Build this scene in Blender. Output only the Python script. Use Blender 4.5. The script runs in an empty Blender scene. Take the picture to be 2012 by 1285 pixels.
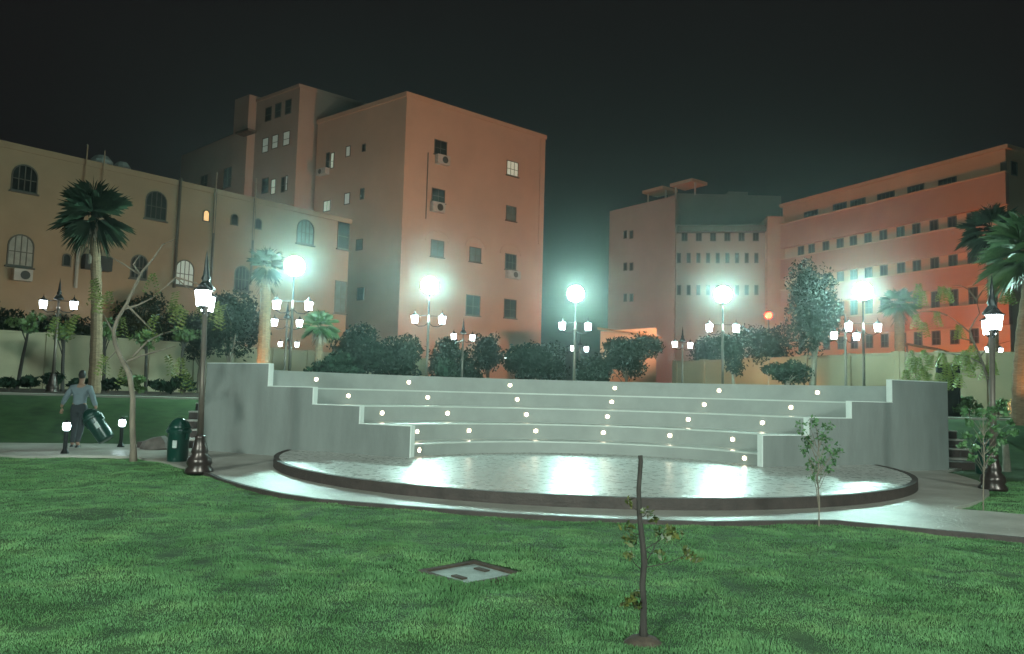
import bpy, math, random
import numpy as np
from mathutils import Vector, Matrix
random.seed(7); RNG = np.random.default_rng(7)
R = math.radians
sc = bpy.context.scene
COL = sc.collection

# ------------------------------------------------------------------ camera
EYE = 1.55; FPX = 1528.0; PITCH = math.atan(127.5/FPX); ROLL = R(1.5)
cam_data = bpy.data.cameras.new('camera'); cam = bpy.data.objects.new('camera', cam_data); COL.objects.link(cam)
cam_data.sensor_width = 36.0; cam_data.lens = FPX/2012*36; cam_data.clip_start = .05; cam_data.clip_end = 2000
_f = Vector((0, math.cos(PITCH), math.sin(PITCH))); _u0 = Vector((0, -math.sin(PITCH), math.cos(PITCH))); _r0 = Vector((1, 0, 0))
_r = _r0*math.cos(ROLL) + _u0*math.sin(ROLL); _u = -_r0*math.sin(ROLL) + _u0*math.cos(ROLL)
cam.matrix_world = Matrix(((_r.x, _u.x, -_f.x, 0), (_r.y, _u.y, -_f.y, 0), (_r.z, _u.z, -_f.z, EYE), (0, 0, 0, 1)))
sc.camera = cam
def ray(px, py):
    return _f + _r*((px-1006)/FPX) - _u*((py-642.5)/FPX)
def at(px, py, d):
    v = ray(px, py); t = d/v.y; return Vector((v.x*t, d, EYE+v.z*t))
def gp(px, py, z=0.0):
    v = ray(px, py); t = (z-EYE)/v.z; return Vector((v.x*t, v.y*t, z))

# ------------------------------------------------------------------ world, exposure
w = bpy.data.worlds.new('World'); sc.world = w; w.use_nodes = True
bg = w.node_tree.nodes['Background']; bg.inputs[0].default_value = (.0080, .0075, .0078, 1); bg.inputs[1].default_value = 1.0
sc.view_settings.view_transform = 'Standard'; sc.view_settings.look = 'None'; sc.view_settings.exposure = 0; sc.view_settings.gamma = 1
cy = sc.cycles
cy.use_denoising = True; cy.max_bounces = 5; cy.diffuse_bounces = 2; cy.glossy_bounces = 3; cy.transmission_bounces = 3
cy.volume_bounces = 0; cy.transparent_max_bounces = 6; cy.sample_clamp_indirect = 4; cy.caustics_reflective = False; cy.caustics_refractive = False
cy.use_light_tree = True

# strengths (radiance) of everything that gives off light
HALIDE = (.58, 1.0, .89); GLOBE_L = 560; LANTERN_L = 26; STEP_L = 26; BOLLARD_L = 26
SODIUM = (1.0, .36, .09); FILL_P = 43000

# ------------------------------------------------------------------ materials
def mat(name, col, rough=.8, var=.15, scale=3.0, bump=0.0, bscale=40.0, metal=0.0, col2=None, spec=.5, detail=5, stretch=None):
    m = bpy.data.materials.new(name); m.use_nodes = True; nt = m.node_tree; b = nt.nodes['Principled BSDF']
    b.inputs['Roughness'].default_value = rough; b.inputs['Metallic'].default_value = metal
    b.inputs['Specular IOR Level'].default_value = spec
    tc = nt.nodes.new('ShaderNodeTexCoord'); src = tc.outputs['Object']
    if stretch:
        mp = nt.nodes.new('ShaderNodeMapping'); mp.inputs['Scale'].default_value = stretch
        nt.links.new(src, mp.inputs[0]); src = mp.outputs[0]
    n = nt.nodes.new('ShaderNodeTexNoise'); n.inputs['Scale'].default_value = scale; n.inputs['Detail'].default_value = detail
    n.inputs['Roughness'].default_value = .62
    nt.links.new(src, n.inputs['Vector'])
    r = nt.nodes.new('ShaderNodeValToRGB'); r.color_ramp.elements[0].position = .3; r.color_ramp.elements[1].position = .7
    c2 = col2 or tuple(min(1, c*(1+var)) for c in col); c1 = col if col2 else tuple(c*(1-var) for c in col)
    r.color_ramp.elements[0].color = (*c1, 1); r.color_ramp.elements[1].color = (*c2, 1)
    nt.links.new(n.outputs['Fac'], r.inputs[0]); nt.links.new(r.outputs[0], b.inputs['Base Color'])
    if bump:
        n2 = nt.nodes.new('ShaderNodeTexNoise'); n2.inputs['Scale'].default_value = bscale; n2.inputs['Detail'].default_value = 6
        nt.links.new(src, n2.inputs['Vector'])
        bp = nt.nodes.new('ShaderNodeBump'); bp.inputs['Strength'].default_value = bump; bp.inputs['Distance'].default_value = .02
        nt.links.new(n2.outputs['Fac'], bp.inputs['Height']); nt.links.new(bp.outputs[0], b.inputs['Normal'])
    if spec < .1:       # matt foliage without a grazing sheen
        df = nt.nodes.new('ShaderNodeBsdfDiffuse'); nt.links.new(r.outputs[0], df.inputs[0])
        nt.links.new(df.outputs[0], nt.nodes['Material Output'].inputs[0]); nt.nodes.remove(b)
    return m
def glow(name, col, strength):
    m = bpy.data.materials.new(name); m.use_nodes = True; nt = m.node_tree; b = nt.nodes['Principled BSDF']
    b.inputs['Base Color'].default_value = (.8, .8, .8, 1)
    b.inputs['Emission Color'].default_value = (*col, 1); b.inputs['Emission Strength'].default_value = strength
    return m
M = dict(
    concrete=mat('concrete', (.27, .29, .27), .75, .10, 1.6, .25, 60),
    concrete_wing=mat('concrete_wing', (.165, .18, .168), .85, .15, 2.4, .35, 50, stretch=(1, 1, .22)),
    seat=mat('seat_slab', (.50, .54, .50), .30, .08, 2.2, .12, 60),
    plaster=mat('plaster_lip', (.62, .66, .62), .6, .05, 4),
    stone_edge=mat('stone_edge', (.040, .028, .024), .7, .35, 5, .5, 30),
    paving=None, stage=None,
    soil=mat('soil', (.05, .035, .025), .95, .4, 6, .6, 30),
    black=mat('black_metal', (.018, .020, .020), .32, .2, 8, .05, 60, .6),
    brown=mat('brown_metal', (.05, .036, .032), .30, .2, 8, .05, 60, .5),
    pole=mat('pole_metal', (.15, .12, .10), .4, .15, 8, .03, 60, .6),
    green_plastic=mat('green_plastic', (.004, .032, .023), .28, .15, 6, .05, 50),
    plastic_label=mat('plastic_label', (.4, .45, .42), .5),
    bark=mat('bark', (.17, .14, .105), .9, .35, 9, .8, 25, stretch=(1, 1, .3)),
    pale_bark=mat('pale_bark', (.20, .18, .14), .85, .3, 9, .6, 25, stretch=(1, 1, .4)),
    dark_bark=mat('dark_bark', (.032, .026, .022), .9, .4, 20, .8, 40, stretch=(1, 1, .3)),
    palm_bark=mat('palm_bark', (.17, .115, .07), .95, .35, 7, .9, 18, stretch=(1, 1, 3)),
    leaf=mat('leaf', (.04, .075, .022), .55, col2=(.09, .15, .04), scale=2),
    leaf_pale=mat('leaf_pale', (.14, .21, .045), .55, col2=(.27, .34, .08), scale=4),
    leaf_fresh=mat('leaf_fresh', (.030, .095, .028), .5, col2=(.09, .18, .065), scale=6),
    leaf_mixed=mat('leaf_mixed', (.016, .045, .018), .5, col2=(.13, .13, .025), scale=14),
    leaf_mid=mat('leaf_mid', (.08, .12, .035), .6, col2=(.15, .18, .05), scale=4, spec=.2),
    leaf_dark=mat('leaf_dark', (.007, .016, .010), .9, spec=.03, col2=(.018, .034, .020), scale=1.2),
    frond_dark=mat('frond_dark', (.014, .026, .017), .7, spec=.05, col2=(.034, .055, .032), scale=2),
    frond=mat('frond', (.03, .07, .03), .55, col2=(.07, .14, .055), scale=2),
    flower=mat('flower', (.6, .12, .18), .6, col2=(.8, .55, .1), scale=5),
    stucco_tan=mat('stucco_tan', (.36, .25, .165), .9, .10, .35, .2, 20),
    stucco_pink=mat('stucco_pink', (.50, .34, .25), .9, .09, .3, .2, 20),
    stucco_grey=mat('stucco_grey', (.40, .31, .26), .9, .08, .3, .2, 20),
    stucco_red=mat('stucco_red', (.42, .23, .16), .9, .10, .3, .2, 20),
    stucco_orange=mat('stucco_orange', (.50, .32, .20), .9, .10, .3, .2, 20),
    cream_wall=mat('cream_wall', (.42, .37, .25), .9, .12, .8, .2, 20),
    garden_wall=mat('garden_wall', (.21, .165, .10), .9, .12, .8, .2, 20),
    trim=mat('trim', (.50, .45, .38), .8),
    frame=mat('window_frame', (.10, .085, .07), .6),
    glass=mat('window_glass', (.022, .026, .026), .15, .3, 2),
    glass_grey=mat('glass_grey', (.10, .13, .12), .3, .3, 2),
    curtain=mat('curtain', (.34, .33, .30), .9, .2, 3),
    ac=mat('ac_metal', (.42, .40, .37), .6), ac_dark=mat('ac_grille', (.03, .03, .03), .6),
    rock=mat('rock', (.10, .085, .075), .9, .3, 5, .8, 12), white_rock=mat('white_rock', (.5, .52, .5), .8, .2, 5, .8, 12),
    cover=mat('cover', (.22, .26, .24), .7, .25, 5, .4, 60),
    skin=mat('skin', (.26, .15, .10), .6, .05), hair=mat('hair', (.010, .009, .009), .6),
    shirt=mat('shirt', (.14, .18, .20), .85, .12, 6, .4, 12), trousers=mat('trousers', (.022, .028, .032), .85, .2, 6, .4, 12),
    shoe=mat('shoe', (.012, .012, .012), .4),
    globe=glow('globe_light', HALIDE, GLOBE_L), lantern=glow('lantern_light', (.85, .95, 1.0), LANTERN_L),
    step=glow('step_light_glow', (1, .86, .62), STEP_L), bollard=glow('bollard_light', (.75, .95, 1.0), BOLLARD_L),
    sodium=glow('sodium_light', (1, .016, .005), 40), lit_green=glow('lit_window', (.45, .62, .45), .40),
    lit_orange=glow('lit_window_warm', (1.0, .48, .10), .9), lit_pale=glow('lit_window_pale', (.40, .62, .50), .13),
    tile=mat('awning', (.24, .13, .06), .8),
)
def paved(name, c1, c2, rough, bump, scale):
    m = bpy.data.materials.new(name); m.use_nodes = True; nt = m.node_tree; b = nt.nodes['Principled BSDF']; L = nt.links.new
    tc = nt.nodes.new('ShaderNodeTexCoord')
    n = nt.nodes.new('ShaderNodeTexNoise'); n.inputs['Scale'].default_value = 1.1; n.inputs['Detail'].default_value = 7
    L(tc.outputs['Object'], n.inputs['Vector'])
    r = nt.nodes.new('ShaderNodeValToRGB'); r.color_ramp.elements[0].position = .3; r.color_ramp.elements[1].position = .72
    r.color_ramp.elements[0].color = (*c1, 1); r.color_ramp.elements[1].color = (*c2, 1)
    L(n.outputs['Fac'], r.inputs[0]); L(r.outputs[0], b.inputs['Base Color'])
    mr = nt.nodes.new('ShaderNodeMapRange'); mr.inputs[3].default_value = rough-.07; mr.inputs[4].default_value = rough+.10
    n3 = nt.nodes.new('ShaderNodeTexNoise'); n3.inputs['Scale'].default_value = 9.0; n3.inputs['Detail'].default_value = 5
    L(tc.outputs['Object'], n3.inputs['Vector']); L(n3.outputs['Fac'], mr.inputs[0]); L(mr.outputs[0], b.inputs['Roughness'])
    v = nt.nodes.new('ShaderNodeTexVoronoi'); v.feature = 'DISTANCE_TO_EDGE'; v.inputs['Scale'].default_value = scale
    L(tc.outputs['Object'], v.inputs['Vector'])
    cl = nt.nodes.new('ShaderNodeMapRange'); cl.inputs[1].default_value = 0; cl.inputs[2].default_value = .12; L(v.outputs['Distance'], cl.inputs[0])
    n2 = nt.nodes.new('ShaderNodeTexNoise'); n2.inputs['Scale'].default_value = 26; n2.inputs['Detail'].default_value = 6
    L(tc.outputs['Object'], n2.inputs['Vector'])
    ad = nt.nodes.new('ShaderNodeMath'); ad.operation = 'MULTIPLY_ADD'; ad.inputs[1].default_value = .35
    L(cl.outputs[0], ad.inputs[0]); L(n2.outputs['Fac'], ad.inputs[2])
    bp = nt.nodes.new('ShaderNodeBump'); bp.inputs['Strength'].default_value = bump; bp.inputs['Distance'].default_value = .012
    L(ad.outputs[0], bp.inputs['Height']); L(bp.outputs[0], b.inputs['Normal'])
    return m
M['paving'] = paved('paving', (.23, .215, .185), (.38, .365, .325), .38, .75, 6)
M['stage'] = paved('stamped_concrete', (.33, .33, .30), (.43, .43, .40), .27, .26, 1.6)
def grass_mat(name, cols, rough):
    m = bpy.data.materials.new(name); m.use_nodes = True; nt = m.node_tree; b = nt.nodes['Principled BSDF']; L = nt.links.new
    b.inputs['Roughness'].default_value = rough; b.inputs['Specular IOR Level'].default_value = .25
    g = nt.nodes.new('ShaderNodeNewGeometry')
    n = nt.nodes.new('ShaderNodeTexNoise'); n.inputs['Scale'].default_value = 1.3; n.inputs['Detail'].default_value = 8; n.inputs['Roughness'].default_value = .7
    L(g.outputs['Position'], n.inputs['Vector'])
    r = nt.nodes.new('ShaderNodeValToRGB'); e = r.color_ramp.elements
    e[0].position = .3; e[0].color = (*cols[0], 1); e[1].position = .7; e[1].color = (*cols[2], 1); k = e.new(.5); k.color = (*cols[1], 1)
    L(n.outputs['Fac'], r.inputs[0])
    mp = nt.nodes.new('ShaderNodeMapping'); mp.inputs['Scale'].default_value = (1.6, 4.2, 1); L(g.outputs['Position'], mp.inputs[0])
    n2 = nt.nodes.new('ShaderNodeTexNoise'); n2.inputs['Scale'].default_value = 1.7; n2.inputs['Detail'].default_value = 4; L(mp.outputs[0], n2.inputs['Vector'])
    mr = nt.nodes.new('ShaderNodeMapRange'); mr.inputs[1].default_value = .36; mr.inputs[2].default_value = .56; mr.inputs[3].default_value = .72; mr.inputs[4].default_value = 1.0  # dark streaks in the colour: shade of uneven turf and thin patches
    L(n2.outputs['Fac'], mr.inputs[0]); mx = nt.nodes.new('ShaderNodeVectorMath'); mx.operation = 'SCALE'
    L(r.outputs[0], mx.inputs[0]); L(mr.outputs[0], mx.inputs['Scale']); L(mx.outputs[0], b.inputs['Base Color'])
    return m
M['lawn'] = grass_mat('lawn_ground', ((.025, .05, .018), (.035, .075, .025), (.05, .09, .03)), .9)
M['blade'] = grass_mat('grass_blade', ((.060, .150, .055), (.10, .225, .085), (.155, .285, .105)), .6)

# ------------------------------------------------------------------ mesh helpers
class MB:
    def __init__(s): s.v = []; s.f = []
    def add(s, vs, fs):
        o = len(s.v); s.v += [tuple(v) for v in vs]; s.f += [tuple(i+o for i in f) for f in fs]; return s
    def box(s, x0, y0, z0, x1, y1, z1):
        return s.obox(((x0+x1)/2, (y0+y1)/2, (z0+z1)/2), (1, 0, 0), (0, 1, 0), (0, 0, 1), (x1-x0)/2, (y1-y0)/2, (z1-z0)/2)
    def obox(s, c, a, b, k, ha, hb, hk):
        c = Vector(c); a = Vector(a)*ha; b = Vector(b)*hb; k = Vector(k)*hk
        vs = [c+a*i+b*j+k*l for l in (-1, 1) for j in (-1, 1) for i in (-1, 1)]
        return s.add(vs, [(0, 2, 3, 1), (4, 5, 7, 6), (0, 1, 5, 4), (2, 6, 7, 3), (0, 4, 6, 2), (1, 3, 7, 5)])
    def bar(s, p, q, r, r2=None, n=8):
        return s.tube([p, q], [r, r if r2 is None else r2], n)
    def tube(s, pts, rs, n=8, cap=True):
        pts = [Vector(p) for p in pts]; rings = []; o = len(s.v); ref = None
        for i, p in enumerate(pts):
            t = (pts[min(i+1, len(pts)-1)]-pts[max(i-1, 0)]).normalized()
            if ref is None: ref = Vector((1, 0, 0)) if abs(t.x) < .8 else Vector((0, 1, 0))
            a = (ref-t*ref.dot(t)).normalized(); b = t.cross(a); ref = a
            for k in range(n):
                th = 2*math.pi*k/n; s.v.append(tuple(p+(a*math.cos(th)+b*math.sin(th))*rs[i]))
        for i in range(len(pts)-1):
            for k in range(n):
                k2 = (k+1) % n; s.f.append((o+i*n+k, o+i*n+k2, o+(i+1)*n+k2, o+(i+1)*n+k))
        if cap: s.f.append(tuple(o+k for k in range(n-1, -1, -1))); s.f.append(tuple(o+(len(pts)-1)*n+k for k in range(n)))
        return s
    def lathe(s, prof, c=(0, 0, 0), n=16, ax=None):
        o = len(s.v); c = Vector(c)
        for r_, z in prof:
            for k in range(n):
                th = 2*math.pi*k/n; s.v.append((c.x+r_*math.cos(th), c.y+r_*math.sin(th), c.z+z))
        for i in range(len(prof)-1):
            for k in range(n):
                k2 = (k+1) % n; s.f.append((o+i*n+k, o+i*n+k2, o+(i+1)*n+k2, o+(i+1)*n+k))
        s.f.append(tuple(o+k for k in range(n-1, -1, -1))); s.f.append(tuple(o+(len(prof)-1)*n+k for k in range(n)))
        return s
    def prism(s, poly, z0, z1):
        n = len(poly); A = sum(poly[i][0]*poly[(i+1) % n][1]-poly[(i+1) % n][0]*poly[i][1] for i in range(n))
        if A < 0: poly = poly[::-1]
        vs = [(p[0], p[1], z0) for p in poly]+[(p[0], p[1], z1) for p in poly]
        return s.add(vs, [tuple(range(n-1, -1, -1)), tuple(range(n, 2*n))]+[(i, (i+1) % n, n+(i+1) % n, n+i) for i in range(n)])
    def build(s, name, m, parent=None, smooth=False, loc=None):
        me = bpy.data.meshes.new(name); me.from_pydata(s.v, [], s.f); me.update()
        me.materials.append(m)
        if smooth: me.polygons.foreach_set('use_smooth', [True]*len(me.polygons))
        o = bpy.data.objects.new(name, me); COL.objects.link(o)
        if parent: o.parent = parent
        if loc is not None: o.location = loc
        return o
def tag(o, label=None, cat=None, group=None, kind=None):
    if label: o['label'] = label
    if cat: o['category'] = cat
    if group: o['group'] = group
    if kind: o['kind'] = kind
    return o
def empty(name, loc, rz=0, label=None, cat=None, group=None):
    o = bpy.data.objects.new(name, None); COL.objects.link(o); o.location = loc; o.rotation_euler = (0, 0, rz)
    o.empty_display_size = .2
    return tag(o, label, cat, group)
def children(o): return [c for c in bpy.data.objects if c.parent == o]
def copy_tree(o, parent=None):
    kids = children(o)
    c = o.copy(); COL.objects.link(c); c.parent = parent
    for k in kids: copy_tree(k, c)
    return c
def npmesh(name, verts, faces, m, parent=None):
    """verts (N,3), faces (K,4) or (K,3) arrays"""
    me = bpy.data.meshes.new(name); k = faces.shape[1]
    me.vertices.add(len(verts)); me.vertices.foreach_set('co', verts.astype(np.float32).ravel())
    me.loops.add(faces.size); me.loops.foreach_set('vertex_index', faces.astype(np.int32).ravel())
    me.polygons.add(len(faces)); me.polygons.foreach_set('loop_start', np.arange(0, faces.size, k, dtype=np.int32))
    me.polygons.foreach_set('loop_total', np.full(len(faces), k, dtype=np.int32))
    me.update(calc_edges=True); me.materials.append(m)
    o = bpy.data.objects.new(name, me); COL.objects.link(o)
    if parent: o.parent = parent
    return o
def sstep(a, b, t):
    t = np.clip((t-a)/(b-a), 0, 1); return t*t*(3-2*t)
_perm = RNG.random((256, 256))
def vnoise(x, y):
    xi = np.floor(x).astype(int); yi = np.floor(y).astype(int); fx = x-xi; fy = y-yi
    fx = fx*fx*(3-2*fx); fy = fy*fy*(3-2*fy); g = lambda a, b: _perm[a % 256, b % 256]
    return (g(xi, yi)*(1-fx)+g(xi+1, yi)*fx)*(1-fy)+(g(xi, yi+1)*(1-fx)+g(xi+1, yi+1)*fx)*fy
UP = 1.10
def ground_h(x, y):
    x = np.asarray(x, float); y = np.asarray(y, float)
    start = 18.8+.5*sstep(6, 12, x)
    return UP*sstep(start, start+4.2, y)

# ------------------------------------------------------------------ the paved shapes (plan)
lawn_edge = [gp(*p) for p in ((-900, 898), (-300, 898), (0, 897), (60, 899), (120, 897), (200, 897), (262, 899), (330, 911), (372, 922), (415, 933), (438, 943.5), (484, 957), (547, 971.7), (630, 984.2), (797, 997.8), (1000, 1013), (1200, 1024), (1400, 1029), (1560, 1026), (1640, 1026), (1700, 1032), (1850, 1046), (2012, 1061), (2500, 1105))]
path_back = [gp(*p) for p in ((2500, 1052), (2012, 1014), (1950, 1008), (1885, 1003), (1871, 1001), (1900, 994), (1930, 984), (1944, 970), (1940, 958), (1920, 946), (1880, 934), (1850, 928))]
back_close = [Vector((11.0, 18.9, 0)), Vector((11.0, 21.0, 0)), Vector((-7.3, 19.0, 0)), Vector((-7.6, 18.4, 0)), gp(300, 871), gp(180, 873), gp(60, 872), gp(-300, 870), gp(-900, 868)]
paved_poly = [(p.x, p.y) for p in lawn_edge+path_back+back_close]
def in_poly(x, y, poly):
    c = np.zeros(x.shape, bool); n = len(poly)
    for i in range(n):
        x0, y0 = poly[i]; x1, y1 = poly[(i+1) % n]
        if y0 == y1: continue
        c ^= ((y0 > y) != (y1 > y)) & (x < (x1-x0)*(y-y0)/(y1-y0)+x0)
    return c

# ------------------------------------------------------------------ ground
def grid_ground():
    xs = np.unique(np.concatenate([np.arange(-14, 16, .22), np.linspace(-60, -14, 60), np.linspace(16, 60, 60), np.linspace(-400, -60, 12), np.linspace(60, 400, 12)]))
    ys = np.unique(np.concatenate([np.linspace(-60, 2, 16), np.arange(2, 26, .2), np.linspace(26, 90, 60), np.linspace(90, 600, 16)]))
    X, Y = np.meshgrid(xs, ys)
    hump = (vnoise(X*1.7+9, Y*1.7)*.035+vnoise(X*4.1, Y*4.1+5)*.02-.035)
    near = sstep(0, 6, Y)*(1-sstep(25, 40, Y))
    Z = ground_h(X, Y)+hump*near-.012
    n, m_ = X.shape
    V = np.stack([X.ravel(), Y.ravel(), Z.ravel()], 1)
    # pit for the inspection cover
    c = gp(925, 1116); d = np.hypot(V[:, 0]-c.x, V[:, 1]-c.y)
    V[:, 2] -= .05*(1-sstep(.55, .85, d))
    # the sheet stays under the paving
    inside = in_poly(V[:, 0], V[:, 1], paved_poly)
    V[inside, 2] = np.minimum(V[inside, 2], ground_h(V[inside, 0], V[inside, 1])-.03)
    I = np.arange(n*m_).reshape(n, m_)
    F = np.stack([I[:-1, :-1].ravel(), I[:-1, 1:].ravel(), I[1:, 1:].ravel(), I[1:, :-1].ravel()], 1)
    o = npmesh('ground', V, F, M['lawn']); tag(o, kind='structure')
    o.data.polygons.foreach_set('use_smooth', [True]*len(F))
grid_ground()
PZ = .022
def fill_poly(name, pts, z, thick, m):
    import bmesh
    bm = bmesh.new(); vs = [bm.verts.new((p[0], p[1], z)) for p in pts]; f = bm.faces.new(vs)
    r = bmesh.ops.extrude_face_region(bm, geom=[f]); top = [g for g in r['geom'] if isinstance(g, bmesh.types.BMVert)]
    bmesh.ops.translate(bm, verts=top, vec=(0, 0, -thick)); bmesh.ops.recalc_face_normals(bm, faces=bm.faces[:])
    bmesh.ops.triangulate(bm, faces=bm.faces[:])
    me = bpy.data.meshes.new(name); bm.to_mesh(me); bm.free(); me.materials.append(m)
    o = bpy.data.objects.new(name, me); COL.objects.link(o); return o
tag(fill_poly('paving', paved_poly, PZ, .10, M['paving']), kind='structure')
# thin stone kerb along the lawn edge
kb = MB()
for a, b in zip(lawn_edge[8:-1], lawn_edge[9:]):
    t = (b-a).normalized(); nrm = Vector((t.y, -t.x, 0)); c = (a+b)/2+nrm*.035
    kb.obox((c.x, c.y, .0), t, nrm, (0, 0, 1), (b-a).length/2+.004, .035, .034)
tag(kb.build('kerb', M['stone_edge']), kind='structure')
# upper walk on the bank, left and right
up = MB(); up.box(-45, 23.0, UP-.1, -9.0, 24.4, UP+.03); up.box(13, 23.6, UP-.1, 45, 24.6, UP+.03)
tag(up.build('upper_path', M['paving']), kind='structure')
bed = MB(); bed.box(-45, 24.41, UP-.1, -9.0, 34.5, UP+.05)
tag(bed.build('planting_bed', M['soil']), kind='structure')

# ------------------------------------------------------------------ grass blades
def grass():
    N = 700000; cand = 1900000
    # nearer lawn denser
    y = 3.6+(RNG.random(cand)**1.35)*12.5; x = (RNG.random(cand)*2-1)*(y*.72+1.2)+.03*y
    ok = ~in_poly(x, y, paved_poly); c = gp(925, 1116)
    u = ((x-c.x)+(y-c.y))/1.414; v = ((x-c.x)-(y-c.y))/1.414
    ok &= ~((np.abs(u) < .335) & (np.abs(v) < .335))
    ok &= ~((np.hypot((x-gp(205, 1008).x)/1.0, (y-gp(205, 1008).y)/.5) < .75) & (RNG.random(cand) < .75))
    s = gp(1262, 1255); ok &= np.hypot(x-s.x, y-s.y) > .10
    patch = vnoise(x*2.1+3, y*2.1)*.6+vnoise(x*6, y*6)*.4
    ok &= RNG.random(cand) < .45+.75*patch
    x = x[ok][:N]; y = y[ok][:N]; n = len(x)
    p2 = vnoise(x*2.6+30, y*2.6)*.5+vnoise(x*7+3, y*7)*.5
    hh = (.006+.024*p2**1.4)*(.7+.6*RNG.random(n)); wd = .0022+.0009*y*.35
    yaw = RNG.random(n)*2*np.pi; lean = (RNG.random(n)-.1)*1.1; la = vnoise(x*1.3, y*1.3+70)*6.28*2+RNG.normal(0, .7, n)
    z = ground_h(x, y)+(vnoise(x*1.7+9, y*1.7)*.035+vnoise(x*4.1, y*4.1+5)*.02-.035)*sstep(0, 6, y)-.02
    ax, ay = np.cos(yaw)*wd, np.sin(yaw)*wd
    tx, ty = np.cos(la)*lean*hh, np.sin(la)*lean*hh
    V = np.zeros((n, 3, 3)); V[:, 0] = np.stack([x-ax, y-ay, z], 1); V[:, 1] = np.stack([x+ax, y+ay, z], 1)
    V[:, 2] = np.stack([x+tx, y+ty, z+hh+.008], 1)
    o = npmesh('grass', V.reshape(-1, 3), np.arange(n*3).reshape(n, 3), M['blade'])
    tag(o, 'short green lawn grass growing round the paved stage', 'grass', kind='stuff')
grass()

# ------------------------------------------------------------------ stage
SC = (1.62, 17.0); SR = 6.42; ZS = .186
st = empty('stage', (SC[0], SC[1], 0), 0, 'round raised stage of glossy stamped concrete with a dark stone edge', 'stage')
MB().lathe([(SR-.10, .03), (SR-.10, ZS-.012), (SR-.3, ZS), (.01, ZS+.0)], n=160).build('stage_floor', M['stage'], st)
def ring(mb, r0, r1, z0, z1, n=160):
    o = len(mb.v)
    for k in range(n):
        c, s_ = math.cos(2*math.pi*k/n), math.sin(2*math.pi*k/n)
        mb.v += [(r0*c, r0*s_, z0), (r1*c, r1*s_, z0), (r1*c, r1*s_, z1), (r0*c, r0*s_, z1)]
    for k in range(n):
        a = o+4*k; b = o+4*((k+1) % n)
        for i in range(4): mb.f.append((a+i, b+i, b+(i+1) % 4, a+(i+1) % 4))
    return mb
ring(MB(), SR-.099, SR, PZ-.03, ZS-.004).build('stage_edge', M['stone_edge'], st)

# ------------------------------------------------------------------ amphitheatre
AC = Vector((1.55, 14.1, 0)); WA = R(26)
arcs = [(14.10, 3.92), (14.29, 4.54), (13.38, 6.25), (13.18, 7.29), (13.04, 8.22)]
zt = [.443, .804, 1.166, 1.527, 1.90]
def arc_r(k, phi, extra=0):
    cyk, rk = arcs[k]; rk += extra; dy = cyk-AC.y; s_ = math.sin(phi)
    return dy*s_+math.sqrt(max(0, dy*dy*s_*s_-dy*dy+rk*rk))
am = empty('amphitheatre', AC, 0, 'curved concrete amphitheatre seating with stepped side walls and small recessed lights', 'amphitheatre')
NPH = 72
phis = [WA+.004+(math.pi-2*WA-.008)*i/NPH for i in range(NPH+1)]
def sector(k, r_front, r_back, z0, z1, name, m):
    mb = MB()
    for ph in phis:
        c, s_ = math.cos(ph), math.sin(ph); a, b = r_front(ph), r_back(ph)
        mb.v += [(a*c, a*s_, z0), (b*c, b*s_, z0), (b*c, b*s_, z1), (a*c, a*s_, z1)]
    for i in range(NPH):
        a = 4*i; b = a+4
        for j in range(4): mb.f.append((a+j, a+(j+1) % 4, b+(j+1) % 4, b+j))
    mb.f.append((0, 3, 2, 1)); e = 4*NPH; mb.f.append((e, e+1, e+2, e+3))
    return mb.build(name, m, am)
zb = ZS-.05
for k in range(5):
    back = (lambda ph, k=k: arc_r(k+1, ph)+.06) if k < 4 else (lambda ph: arc_r(4, ph, .28))
    sector(k, lambda ph, k=k: arc_r(k, ph), back, zb, zt[k]-.03, 'riser', M['concrete'])
    # slab with a slightly projecting nosing
    sector(k, lambda ph, k=k: arc_r(k, ph)-.004, back, zt[k]-.03, zt[k], 'seat_slab' if k < 4 else 'coping', M['seat'] if k < 4 else M['concrete'])
    zb = zt[k]-.06
wr = [3.86, 5.13, 6.38, 7.66, 9.55]; wz = [zt[1]+.004, zt[2]+.004, zt[3]+.004, 2.03]
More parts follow.
